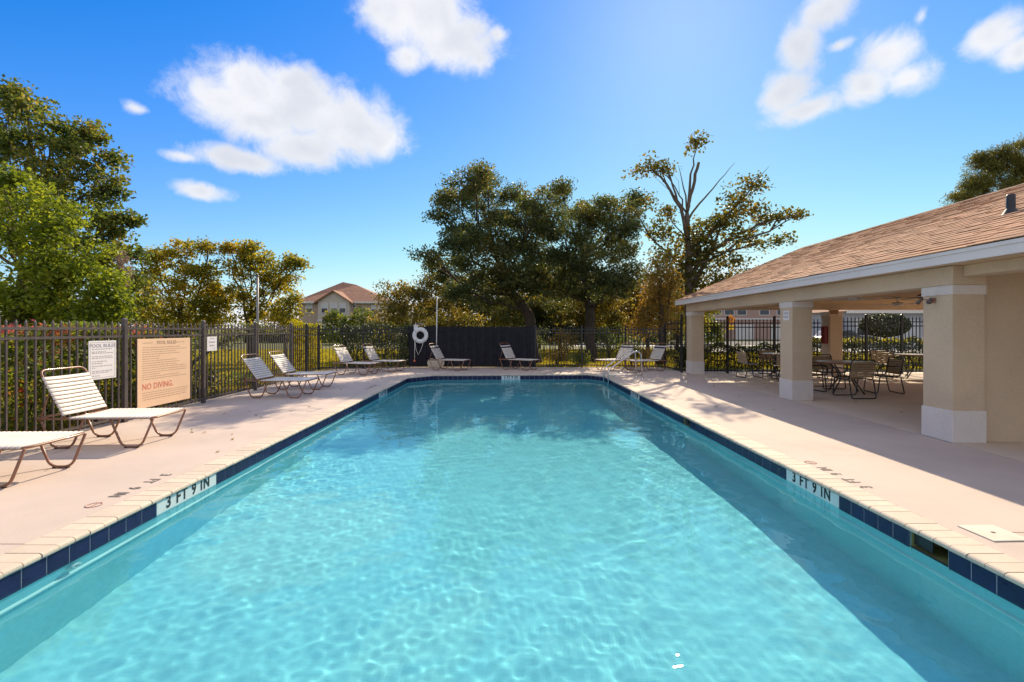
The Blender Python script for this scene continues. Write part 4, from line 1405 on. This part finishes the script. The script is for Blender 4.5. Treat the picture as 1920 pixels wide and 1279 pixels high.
# centre: the oaks behind the black screen
Y = 20.6
p = lambda px, py, y=Y: tuple(at_depth(px, py, y))
def over(i):
    return (-3.4, -1.2, -2.6, .6, -3.0, -.4, -2.0)[i % 7]
tree('oak_tree', 'large dark oak with leaning trunk behind the black screen', 'tree', stem(1003, Y),
     [blob(*b, Y + over(i)) for i, b in enumerate( ((885, 345, 44, 24), (918, 338, 26, 14), (845, 372, 40, 24), (900, 385, 56, 36), (835, 408, 36, 22), (960, 365, 30, 30), (930, 430, 70, 46), (865, 440, 50, 34), (985, 420, 50, 44), (905, 485, 74, 46), (850, 495, 42, 30), (800, 484, 28, 12), (820, 505, 30, 16), (980, 490, 60, 50), (1000, 380, 30, 24), (930, 540, 90, 34), (870, 545, 46, 26), (1000, 545, 40, 34), (905, 322, 12, 8)))],
     [(stem(1003, Y), .27), (p(992, 590), .25), (p(968, 560), .21), (p(945, 525), .15), (p(925, 460), .10), (p(905, 390), .05)], M['bark'], M['leaf_dark'], .115, 66, .42, 2.0, aspect=.5, twig=3, hollow=.2, group='oaks behind the black screen')
Y2 = 21.4
p2 = lambda px, py, y=Y2: tuple(at_depth(px, py, y))
tree('oak_tree', 'dark oak right of the leaning one, its trunk straight above the back fence', 'tree', stem(1108, Y2),
     [blob(*b, Y2 + over(i + 3)) for i, b in enumerate( ((1040, 372, 34, 20), (1030, 405, 50, 34), (1085, 400, 36, 24), (1120, 395, 44, 22), (1060, 450, 60, 44), (1110, 440, 48, 40), (1150, 432, 34, 44), (1045, 510, 60, 44), (1110, 500, 60, 44), (1160, 480, 26, 40), (1135, 405, 30, 18), (1180, 420, 16, 40), (1185, 380, 10, 22), (1050, 352, 10, 6), (1080, 555, 60, 30), (1140, 540, 40, 30), (1010, 470, 50, 50), (1020, 530, 50, 40), (1165, 520, 40, 40)))],
     [(stem(1108, Y2), .25), (p2(1106, 580), .22), (p2(1098, 520), .17), (p2(1090, 460), .11), (p2(1085, 410), .05)], M['bark'], M['leaf_dark'], .115, 66, .42, 2.0, aspect=.5, twig=3, hollow=.2, group='oaks behind the black screen')
Y = 24
tree('scrub_oak', 'low rusty olive tree left of the big oaks, beside the house', 'tree', stem(770, Y),
     [blob(*b, Y) for b in ((760, 545, 46, 30), (730, 560, 28, 26), (800, 550, 40, 34), (850, 560, 46, 34), (775, 590, 70, 26), (850, 600, 60, 20), (815, 520, 26, 14), (725, 595, 30, 20))],
     [(stem(770, Y), .14), (stem(772, Y) + Vector((0, 0, 1.5)), .1), (stem(775, Y) + Vector((.2, 0, 2.6)), .05)], M['bark'], M['leaf_brown'], .13, 50, .5, 1.25)
Y = 31
for (cx, lab, mt, Y) in ((925, 'sunlit yellow tree seen under the leaning oak', 'leaf_yellow', 31), (1050, 'sunlit yellow green tree seen between the two oak trunks', 'leaf_yellow', 31),
                     (1165, 'olive tree glimpsed low to the right of the oaks', 'leaf_brown', 31), (845, 'olive tree behind the scrub oak left of the leaning trunk', 'leaf_brown', 30),
                     (990, 'dark tree filling the gap right behind the leaning oak trunk', 'leaf_dark', 28), (1110, 'dusky tree directly behind the straight oak trunk', 'leaf_brown', 27), (1215, 'rusty tree behind the drooping cypress', 'leaf_orange', 30), (1270, 'yellow green tree low behind the tall sparse maple', 'leaf_yellow', 33), (1010, 'rusty low tree seen above the right end of the black screen', 'leaf_orange', 36), (1160, 'green tree low behind the gap beside the straight oak', 'leaf_bright', 36)):
    tree('background_tree', lab, 'tree', stem(cx, Y),
         [blob(cx + dx, py, rx, ry, Y) for (dx, py, rx, ry) in ((0, 560, 48, 34), (-40, 578, 40, 28), (40, 572, 44, 34), (0, 604, 66, 20), (12, 535, 28, 18))],
         [(stem(cx, Y), .14), (stem(cx, Y) + Vector((0, 0, 1.6)), .1), (stem(cx, Y) + Vector((.1, 0, 2.8)), .05)], M['bark'], M[mt], .15, 46, .5, 1.3, twig=1, group='sunlit trees beyond the oaks')
# rusty tree and the tall thin one by the pavilion
Y = 19.6
tree('cypress_tree', 'rusty brown drooping tree left of the pavilion corner', 'tree', stem(1238, Y),
     [blob(*b, Y) for b in ((1235, 500, 18, 22), (1228, 540, 28, 32), (1245, 575, 26, 32), (1215, 585, 22, 30), (1232, 612, 30, 22), (1255, 530, 12, 24), (1200, 610, 16, 18))],
     [(stem(1238, Y), .16), (stem(1240, Y) + Vector((0, 0, 1.4)), .12), (p(1238, 520, Y), .06)], M['bark'], M['leaf_orange'], .13, 56, .42, 1.25, aspect=.35, squash=1.3)
Y = 22.5
q = lambda px, py, y=Y: tuple(at_depth(px, py, y))
tree('storm_damaged_maple', 'tall sparse tree with bare broken top beside the pavilion roof', 'tree', stem(1292, Y),
     [blob(*b, Y) for b in ((1200, 320, 16, 9), (1228, 305, 26, 12), (1250, 318, 16, 10), (1190, 395, 14, 42), (1215, 378, 16, 14), (1232, 430, 34, 26), (1250, 395, 16, 12), (1300, 440, 46, 22), (1335, 420, 40, 20), (1380, 380, 40, 28), (1410, 345, 28, 18), (1365, 410, 40, 22), (1415, 395, 26, 18), (1440, 412, 24, 12), (1470, 402, 28, 9), (1495, 405, 8, 4), (1390, 445, 34, 22), (1330, 470, 44, 22), (1245, 475, 34, 24), (1280, 490, 30, 20), (1365, 490, 44, 26), (1430, 455, 36, 10), (1470, 448, 18, 6), (1340, 525, 34, 18), (1300, 272, 8, 6), (1310, 262, 6, 4), (1220, 520, 20, 20), (1290, 460, 50, 18), (1335, 540, 44, 22), (1275, 530, 30, 26), (1250, 505, 30, 24), (1380, 520, 30, 12), (1305, 505, 40, 26))],
     [(stem(1292, Y), .22), (q(1291, 540), .19), (q(1290, 460), .14), (q(1288, 400), .10)],
     M['bark_grey'], M['leaf_storm'], .15, 22, .50, 1.2, aspect=.75, twig=3, hollow=.1, split=0, limb_p=.4,
     extra=[([q(1290, 450), q(1276, 390), q(1248, 345), q(1222, 315), q(1202, 312)], .10, .012),
            ([q(1276, 390), q(1262, 350), q(1250, 308), q(1246, 296)], .06, .010),
            ([q(1288, 400), q(1292, 360), q(1300, 310), q(1304, 268)], .09, .012),
            ([q(1292, 380), q(1302, 340), q(1310, 305)], .08, .07),
            ([q(1290, 410), q(1320, 372), q(1348, 340), q(1378, 305)], .06, .008),
            ([q(1290, 470), q(1330, 440), q(1360, 405), q(1400, 365), q(1442, 312)], .13, .008),
            ([q(1291, 520), q(1335, 470), q(1380, 440), q(1440, 415), q(1492, 402)], .12, .008),
            ([q(1291, 550), q(1318, 500), q(1340, 455), q(1352, 420)], .13, .04),
            ([q(1288, 400), q(1282, 350), q(1272, 310)], .05, .008)])
# pine behind the pavilion roof
Y = 27
tree('pine_tree', 'pine tree crown showing above the pavilion ridge at the right edge', 'tree', stem(1900, Y),
     [blob(*b, Y) for b in ((1880, 292, 30, 18), (1852, 312, 32, 20), (1905, 312, 44, 28), (1840, 336, 28, 16), (1822, 350, 16, 12), (1868, 350, 42, 20), (1930, 280, 36, 18), (1950, 330, 44, 34), (1794, 372, 6, 6), (1985, 300, 40, 36), (1815, 370, 14, 8), (1900, 375, 50, 16))],
     [(stem(1900, Y), .24), (at_depth(1900, 450, Y), .2), (at_depth(1905, 340, Y), .12), (at_depth(1905, 285, Y), .05)], M['bark'], M['leaf_pine'], .22, 90, .42, 1.5, aspect=.12, squash=.85, split=3)

# hedges and shrubs
def hedge(name, label, cat, boxes, mat, leaf, per_m2, tops=None, top_mat=None, stems_=True, loc=None):
    x0 = np.mean([(b[0] + b[1]) / 2 for b in boxes]); y0 = np.mean([(b[2] + b[3]) / 2 for b in boxes])
    base = Vector((x0, y0, -.035)) if loc is None else Vector(loc)
    t = thing(name, label, cat, base)
    P = []; T = []
    for (xa, xb, ya, yb, h, z0) in boxes:
        area = (xb - xa) * (yb - ya) + 2 * h * ((xb - xa) + (yb - ya))
        n_ = int(area * per_m2)
        Q = G_.random((n_, 3))
        e = G_.random(n_)
        # keep to the skin of the box, ragged
        ax = G_.integers(0, 5, n_)
        dep = np.abs(G_.normal(size=n_)) * .09
        Q[:, 0] = xa + Q[:, 0] * (xb - xa); Q[:, 1] = ya + Q[:, 1] * (yb - ya); Q[:, 2] = z0 + Q[:, 2] * (h - z0)
        w_ = np.array([(yb - ya) * h, (yb - ya) * h, (xb - xa) * h, (xb - xa) * h, (xb - xa) * (yb - ya)]); w_ = w_ / w_.sum()
        ax = G_.choice(5, n_, p=w_)
        lump = .10 * np.sin(Q[:, 0] * 3.1 + Q[:, 1] * 2.3) + .06 * np.sin(Q[:, 0] * 7.7 - Q[:, 1] * 6.1 + 1)
        Q[:, 0] = np.where(ax == 0, xa + dep - lump * .5, np.where(ax == 1, xb - dep + lump * .5, Q[:, 0]))
        Q[:, 1] = np.where(ax == 2, ya + dep - lump * .5, np.where(ax == 3, yb - dep + lump * .5, Q[:, 1]))
        Q[:, 2] = np.where(ax == 4, h - dep + lump, Q[:, 2] + lump * .6)
        Q = Q[Q[:, 2] > 0.0]
        P.append(Q)
        if tops:
            k = int((xb - xa + yb - ya) * tops)
            R_ = G_.random((k, 3))
            R_[:, 0] = xa + R_[:, 0] * (xb - xa); R_[:, 1] = ya + R_[:, 1] * (yb - ya)
            R_[:, 2] = h - .02 + G_.normal(size=k) * .055
            T.append(R_)
    off = np.array(base)
    link('foliage', leaf_mesh('foliage', np.concatenate(P) - off, leaf, mat, .6), t)
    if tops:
        ng = link('growth_and_sun_tint', leaf_mesh('growth_and_sun_tint', np.concatenate(T) - off, leaf * 1.05, top_mat, .45, flat=-.2), t)  # red new leaves, and lime leaves that paint sunlight on hedge tops
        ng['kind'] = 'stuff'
    if stems_:
        q_ = MB()
        for (xa, xb, ya, yb, h, z0) in boxes:
            k = int(max(xb - xa, yb - ya) / .35)
            for i in range(k):
                a = Vector((xa + (xb - xa) * ((i + .5) / k if xb - xa > yb - ya else .5), ya + (yb - ya) * ((i + .5) / k if yb - ya >= xb - xa else .5), -.02)) - base
                for s_ in range(3):
                    e_ = a + Vector((G_.normal() * .16, G_.normal() * .16, h * .8))
                    q_.tube([a, a.lerp(e_, .5) + Vector((G_.normal() * .04, G_.normal() * .04, 0)), e_], [.016, .012, .005], 4, cap=False)
        o = q_.build('stems', M['bark'], t); o['kind'] = 'stuff'
    return t
hedge('photinia_hedge', 'clipped hedge with red new leaves behind the left fence', 'hedge', [(-7.9, -6.75, 2.4, 8.9, 1.47, .06), (-7.7, -6.8, 8.9, 9.5, 1.25, .1)], M['leaf_photinia'], .075, 900, 420, M['leaf_red'])
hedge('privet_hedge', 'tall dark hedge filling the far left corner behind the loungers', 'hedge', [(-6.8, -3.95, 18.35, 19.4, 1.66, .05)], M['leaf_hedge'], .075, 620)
hedge('box_hedge', 'low dark hedge beyond the pavilion end fence, left bay', 'hedge', [(6.6, 10.4, 16.9, 17.6, .86, .05)], M['leaf_hedge'], .065, 900, 60, M['leaf_lime'])  # sparse lime top leaves stand in for sunlight on the dark hedge
hedge('sun_tinted_hedge', 'low hedge with sunlight coloured into its top leaves beyond the pavilion end fence', 'hedge', [(10.9, 16.4, 17.3, 18.0, 1.08, .05)], M['leaf_hedge'], .065, 800, 260, M['leaf_lime'])  # sunlight on the top put into the leaf colour, lime over dark
hedge('sunlit_shrub', 'bright yellow green shrub standing at the bend of the left fence', 'shrub', [(-8.35, -7.45, 17.3, 18.2, 1.75, .1)], M['leaf_lime'], .07, 700)
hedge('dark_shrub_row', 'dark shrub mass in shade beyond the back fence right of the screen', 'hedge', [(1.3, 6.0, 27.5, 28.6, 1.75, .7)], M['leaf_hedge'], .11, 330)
def shrub(label, x, y, r, h, mat, leaf=.07, k=26, per=34, group=None):
    t = thing('shrub', label, 'shrub', (x, y, -.03), 0, group)
    C = clumps_in((0, 0, h * .55), (r, r, h * .5), k, .3)
    C = C[C[:, 2] > .03]
    link('foliage', leaf_mesh('foliage', leaves_about(C, per, .24, .8), leaf, mat, .55), t)
    q_ = MB()
    for i in range(min(9, len(C))):
        q_.tube([(0, 0, 0), (C[i][0] * .4, C[i][1] * .4, C[i][2] * .6), tuple(C[i])], [.014, .010, .004], 4, cap=False)
    o = q_.build('stems', M['bark'], t); o['kind'] = 'stuff'
    return t
shrub('rusty flowering shrub behind the back fence just right of the black screen', 2.05, 19.2, .62, .75, M['leaf_orange'])
shrub('green shrub behind the back fence beside the rusty one', 3.0, 19.4, .5, .6, M['leaf_photinia'])
shrub('leafy green shrub behind the lounger by the handrails', 5.1, 18.9, .55, 1.2, M['leaf_photinia'])
shrub('rusty red shrub between the two loungers at the right', 5.45, 18.5, .4, .8, M['leaf_orange'])
shrub('small dark shrub behind the tall left hedge end', -4.2, 18.9, .5, 1.2, M['leaf_oak'])
shrub('dark green shrub by the left fence near the small notice', -7.1, 10.4, .55, .75, M['leaf_hedge'])
shrub('red flowering low shrub along the left fence behind the loungers', -7.2, 12.6, .7, .36, M['leaf_photinia'])
shrub('pale wispy shrub in front of the two storey house', -7.2, 27, 1.0, 2.6, M['leaf_lime'], .09, 34, 26)
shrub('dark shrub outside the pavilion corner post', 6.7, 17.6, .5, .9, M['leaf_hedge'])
shrub('tall green shrub behind the right end of the black screen', 1.0, 21.5, .9, 1.9, M['leaf_dark'], .08, 40, 40)
shrub('broad olive shrub between the straight oak and the rusty cypress', 5.2, 23.5, 1.2, 2.0, M['leaf_oak'], .09, 44, 40)
shrub('rounded rusty shrub left of the straight oak trunk', 3.1, 25.0, 1.0, 1.7, M['leaf_orange'], .09, 34, 40)
# thin arching tree in the lawn on the left
tree('arching_shrub', 'thin arching bare limbed shrub leaning over the sunlit lawn by the small notice', 'tree', (-8.3, 12.2, -.05),
     [((-8.0, 12.3, 1.15), (.5, .4, .22)), ((-7.5, 12.5, 1.45), (.5, .4, .2)), ((-8.6, 12.1, .9), (.4, .35, .3)), ((-7.0, 12.8, 1.5), (.35, .3, .16))],
     [((-8.7, 12.0, -.05), .06), ((-8.4, 12.1, .6), .05), ((-7.8, 12.4, 1.15), .035), ((-7.1, 12.7, 1.45), .02)], M['bark'], M['leaf_oak'], .09, 26, .3, 1.6)
# clipped round bush beyond the pavilion
t = thing('round_bush', 'large dark clipped round bush seen through the far pavilion bay', 'bush', (18.2, 22, 0))
d = G_.normal(size=(9500, 3)); d /= np.linalg.norm(d, axis=1, keepdims=True)
rr_ = 1 - np.abs(G_.normal(size=9500)) * .06
link('foliage', leaf_mesh('foliage', d * rr_[:, None] * np.array([1.0, .95, .58]) + np.array([0, 0, 1.70]), .075, M['leaf_hedge'], .6, out=d), t)
MB().tube([(0, 0, -.05), (.03, 0, .6), (0, 0, 1.4)], [.09, .08, .06], 8).build('trunk', M['bark'], t)

# far-off wood that closes the horizon
def wood(name, runs):
    P = []
    for (xa, xb, y, h) in runs:
        k = int((xb - xa) * 420)
        X = G_.uniform(xa, xb, k)
        top = h * (.72 + .28 * np.sin(X * .55 + y) * np.sin(X * 1.27 + 2)) * (1 - .12 * G_.random(k))
        P.append(np.stack([X, y + G_.uniform(-.8, .8, k), G_.random(k) ** .8 * top], 1))
    o = link(name, leaf_mesh(name, np.concatenate(P),   .34, M['leaf_oak'], .6))
    return tag(o, kind='stuff')
wood('distant_woodland', [(-75, -29, 44, 5.4), (-19, 22, 47, 4.2), (-30, -18, 52, 1.9)])
# grass blades where the lawn is near
def blades(areas, n_, h=.06):
    P = []
    tot = sum((b - a) * (d - c) for a, b, c, d in areas)
    for (a, b, c, d) in areas:
        k = int(n_ * (b - a) * (d - c) / tot)
        P.append(np.stack([G_.uniform(a, b, k), G_.uniform(c, d, k), np.full(k, -.035)], 1))
    P = np.concatenate(P); k = len(P)
    an = G_.uniform(0, 2 * PI, k); hh = h * G_.uniform(.5, 1.5, k)
    w_ = .009 + P[:, 1] * .0006
    dx, dy = np.cos(an) * w_, np.sin(an) * w_
    lean = G_.normal(size=(k, 2)) * hh[:, None] * .5
    A = P.copy(); A[:, 0] -= dx; A[:, 1] -= dy
    B = P.copy(); B[:, 0] += dx; B[:, 1] += dy
    T = P.copy(); T[:, :2] += lean; T[:, 2] += hh
    co = np.stack([A, B, T], 1).reshape(-1, 3)
    me = bpy.data.meshes.new('grass')
    me.vertices.add(len(co)); me.vertices.foreach_set('co', co.astype(np.float32).ravel())
    F = np.arange(len(co), dtype=np.int32)
    me.loops.add(len(F)); me.loops.foreach_set('vertex_index', F)
    me.polygons.add(k); me.polygons.foreach_set('loop_start', np.arange(0, len(F), 3, dtype=np.int32))
    me.update()
    return me
M['blade'] = leafy('grass_blades', [(0.1, (0.160, 0.174, 0.026)), (.6, (0.348, 0.304, 0.032)), (1, (0.522, 0.392, 0.043))], 0.62, rough=.6)
g = link('grass', blades([(-16, -6.5, 3, 17), (-22, -7, 17, 34), (-7, 12, 18.2, 34), (7, 22, 17.5, 30)], 230000, .07))
g.data.materials.append(M['blade'])
tag(g, kind='stuff')
# mulch strip along the foot of the fences
mu = MB()
mu.add([(-7.2, 2, -.028), (-6.44, 2, -.028), (-6.44, 13, -.028), (-7.15, 16.9, -.028), (-7.9, 17.2, -.028), (-7.4, 13, -.028)], [(0, 1, 2, 5), (5, 2, 3, 4)])
mu.add([(-7.0, 17.1, -.026), (-3.9, 18.2, -.026), (6.0, 18.05, -.026), (6.0, 18.9, -.026), (-4.0, 19.3, -.026), (-7.6, 18.0, -.026)], [(0, 1, 4, 5), (1, 2, 3, 4)])
o = mu.build('mulch_bed', M['mulch']); tag(o, kind='structure')

P = []
for (xa, xb, ya, yb, k) in ((-6.1, -3.5, 3, 14, 26), (3.5, 9, 8, 17, 45), (-6, 6, 15.6, 17.6, 40)):
    P.append(np.stack([G_.uniform(xa, xb, k), G_.uniform(ya, yb, k), np.full(k, .008)], 1))
P = np.concatenate(P)
o = link('fallen_leaves', leaf_mesh('fallen_leaves', P, .06, M['leaf_orange'], .6, flat=3), None)
tag(o, kind='stuff')
# ------------------------------------------------------------------ houses, road, car, road sign
M['house_tan'] = surf('house_stucco', (.44, .33, .25), .9, .05, .6)
M['house_tan_light'] = surf('house_stucco_light', (.52, .45, .38), .9, .05, .6)
M['house_pink'] = surf('house_pink_stucco', (.42, .27, .22), .9, .05, .6)
M['house_grey'] = surf('house_grey_stucco', (.40, .41, .45), .9, .05, .6)
M['house_roof'] = surf('house_roof_tile', (.37, .19, .12), .9, .2, 1.5, .3, 6)
M['trim'] = surf('house_trim', (.66, .62, .58), .7, .04, 2)
M['blind'] = surf('window_blind', (.55, .55, .55), .7, .04, 2)
def window(x0, x1, z0, z1, y, wall, arch=False, mid=True):
    f = MB()
    w_ = .09
    f.box(x0 - w_, x1 + w_, y - .06, y, z1, z1 + w_); f.box(x0 - w_, x1 + w_, y - .06, y, z0 - w_, z0)
    f.box(x0 - w_, x0, y - .06, y, z0 + .001, z1 - .001); f.box(x1, x1 + w_, y - .06, y, z0 + .001, z1 - .001)
    if mid:
        f.box(x0 + .001, x1 - .001, y - .05, y - .005, (z0 + z1) / 2 - .03, (z0 + z1) / 2 + .03)
    wn = f.build('window', M['trim'], wall.parent if wall.parent else wall)
    MB().box(x0 + .002, x1 - .002, y - .025, y - .012, z0 + .002, z1 - .002).build('pane', M['glass_dark'], wn)
    MB().box(x0 + .004, x1 - .004, y - .034, y - .028, (z0 + z1) / 2 + .035, z1 - .004).build('blind', M['blind'], wn)
    return wn
HY = 60.0
def hx(px): return (px - VX) / FPX * HY
def hz(py): return EYE - (py - VY) / FPX * HY
h1 = thing('house', 'tan two storey house with red tiled roof and front gable beyond the left fence', 'house', (hx(634), HY, 0))
ox = hx(634)
X0, X1, XM0, XM1 = hx(560) - ox, hx(725) - ox, hx(602) - ox, hx(660) - ox
ez = hz(566)
wl = MB().box(X0, X1, 0, 9, 0, ez).build('wall', M['house_tan'], h1)
wb = MB()
wb.prism([(XM0, 0), (XM1, 0), (XM1, ez + .1), ((XM0 + XM1) / 2, hz(549)), (XM0, ez + .1)], 'y', -1.0, -.002)
wb.build('gable_wall', M['house_tan_light'], h1)
rf_ = MB()
k_ = (HY + 4.5) / HY
rp0, rp1 = (hx(643) * k_ - ox, 4.5, EYE + (hz(529) - EYE) * k_), (hx(668) * k_ - ox, 4.5, EYE + (hz(534) - EYE) * k_)
ov = .45
rf_.add([(X0 - ov, -ov, ez), (X1 + ov, -ov, ez), (X1 + ov, 9 + ov, ez), (X0 - ov, 9 + ov, ez), rp0, rp1], [(0, 1, 5, 4), (1, 2, 5), (2, 3, 4, 5), (3, 0, 4), (3, 2, 1, 0)])
gz = hz(547)
for sg in (-1, 1):
    xe = XM0 - .4 if sg < 0 else XM1 + .4
    xm = (XM0 + XM1) / 2
    rf_.add([(xe, -1.35, ez - .1), (xm, -1.35, gz + .12), (xm, 3.2, gz + .12), (xe, 3.2, ez - .1), (xe, -1.35, ez - .28), (xm, -1.35, gz - .06), (xm, 3.2, gz - .06), (xe, 3.2, ez - .28)],
            [(0, 1, 2, 3), (7, 6, 5, 4), (0, 4, 5, 1), (3, 7, 4, 0)])
rf_.build('roof', M['house_roof'], h1)
MB().box(X0 - ov, X1 + ov, -ov - .05, -ov, ez - .22, ez + .02).build('fascia', M['trim'], h1)
MB().box(XM0 - .06, XM1 + .06, -1.1, -1.0, hz(603), hz(600)).build('belt_course', M['trim'], h1)
for (a, b) in ((609, 620), (626, 637), (642, 653)):
    window(hx(a) - ox, hx(b) - ox, hz(587), hz(570), -1.0, h1)
window(hx(575) - ox, hx(585) - ox, hz(586), hz(570), 0, h1)
window(hx(662) - ox, hx(667) - ox, hz(576), hz(571), 0, h1, mid=False)
window(hx(697) - ox, hx(704) - ox, hz(586), hz(573), 0, h1)
window(hx(710) - ox, hx(717) - ox, hz(586), hz(573), 0, h1)
gd = MB().box(XM0 + .6, XM1 - .6, -1.06, -1.003, 0, 2.2).build('garage_door', M['trim'], h1)

h2 = thing('house', 'long pinkish house in shade seen through the left pavilion bay', 'house', (30, 66, 0))
wl = MB().box(-3, 14, 0, 10, 0, 6.2).build('wall', M['house_pink'], h2)
MB().add([(-3.6, -.6, 6.2), (14.6, -.6, 6.2), (14.6, 10.6, 6.2), (-3.6, 10.6, 6.2), (2, 5, 8.6), (9, 5, 8.6)], [(0, 1, 5, 4), (1, 2, 5), (2, 3, 4, 5), (3, 0, 4), (3, 2, 1, 0)]).build('roof', M['house_roof'], h2)
for x in (-2.2, -.4, 1.4, 3.2, 6.5, 9.0):
    window(x, x + 1.3, 3.6, 5.0, 0, h2)
MB().box(-3.05, 14.05, -.08, -.002, 2.9, 3.1).build('belt_course', M['trim'], h2)
for x in (3.0, 8.0):
    MB().box(x, x + 2.6, -.06, -.003, 0, 2.2).build('garage_door', M['trim'], h2)
h3 = thing('house', 'pale grey house behind the round bush seen through the far pavilion bay', 'house', (33, 38, 0))
MB().box(-4.6, 8, 0, 8, 0, 3.0).build('wall', M['house_grey'], h3)
MB().add([(-5.2, -.6, 3.0), (8.6, -.6, 3.0), (8.6, 8.6, 3.0), (-5.2, 8.6, 3.0), (-1, 4, 5.2), (5, 4, 5.2)], [(0, 1, 5, 4), (1, 2, 5), (2, 3, 4, 5), (3, 0, 4), (3, 2, 1, 0)]).build('roof', M['house_roof'], h3)
MB().box(-5.2, 8.6, -.66, -.601, 2.82, 3.05).build('fascia', M['trim'], h3)
MB().box(-1.5, 1.4, -.06, -.003, 0, 2.3).build('garage_door', M['blind'], h3)
window(-3.9, -2.7, 1.0, 2.3, 0, h3)
window(3.2, 4.6, 1.0, 2.3, 0, h3)
MB().box(-2.35, -2.0, -.4, -.002, 0, 2.8).build('porch_post', M['trim'], h3)
# road and pale drive beyond the pavilion
rd_ = MB().quad((6, 44, -.02), (60, 44, -.02), (60, 58, -.02), (6, 58, -.02)).build('road', M['asphalt']); tag(rd_, kind='structure')
dv = MB().quad((13, 30, -.022), (40, 30, -.022), (40, 37, -.022), (13, 37, -.022)).build('driveway', M['pale_concrete']); tag(dv, kind='structure')
sw = MB().quad((6, 40.5, -.018), (60, 40.5, -.018), (60, 43.5, -.018), (6, 43.5, -.018)).build('pavement', M['pale_concrete']); tag(sw, kind='structure')
def car(loc, rz, label, body_mat):
    t = thing('parked_car', label, 'car', loc, rz)
    prof_ = [(-2.15, .35), (-2.2, .62), (-2.05, .86), (-1.25, .95), (-.65, 1.42), (.75, 1.45), (1.55, 1.0), (2.05, .92), (2.2, .6), (2.15, .32)]
    MB().prism(prof_, 'y', -.85, .85).build('body', body_mat, t)
    gl = MB()
    for y in (-.856, .856):
        gl.add([(-1.05, y, .98), (-.6, y, 1.36), (.68, y, 1.38), (1.25, y, 1.02)], [(0, 1, 2, 3)])
    gl.build('side_window', M['glass_dark'], t)
    for x in (-1.35, 1.35):
        for y in (-.80, .80):
            w_ = MB().lathe([(0, -.1), (.22, -.1), (.32, -.09), (.33, 0), (.32, .09), (.22, .1), (0, .1)], 20).build('wheel', M['tyre'], t, (x, y, .33), (PI / 2, 0, 0))
            MB().lathe([(0, .104), (.2, .104), (.2, .101)], 16).lathe([(0, -.104), (.2, -.104), (.2, -.101)], 16).build('rim', M['steel'], w_)
    for y in (-.6, .6):
        MB().box(2.12, 2.2, y - .18, y + .18, .62, .76).build('headlight', M['white_plastic'], t)
    return t
car((27.2, 63, -.02), PI, 'white car parked far off beyond the corner column', M['white_plastic'])
car((27.0, 37.6, -.02), 0.2, 'dark car parked before the grey house beyond the end fence', surf('dark_car_paint', (.03, .03, .045), .25, coat=1.0))
rsn = thing('road_sign', 'orange and yellow road sign with black curved arrow beyond the end fence', 'road sign', (17.6, 36, -.02), .0)
MB().tube([(0, .03, 0), (0, .03, 2.9)], .035, 8).build('post', M['fence_metal'], rsn)
dm = MB().prism([(-.42, 2.3), (0, 1.88), (.42, 2.3), (0, 2.72)], 'y', -.012, 0.0).build('diamond_panel', surf('sign_orange', (.75, .25, .02), .5, .04), rsn)
pl_ = MB().box(-.24, .24, -.012, 0, 1.50, 1.86).build('lower_panel', surf('sign_yellow', (.80, .52, .02), .5, .04), rsn)
MB().tube(rounded([(-.10, -.018, 2.08), (-.10, -.018, 2.42), (.12, -.018, 2.42), (.12, -.018, 2.18)], .12, 6), .03, 6).build('arrow_mark', M['ink'], rsn)
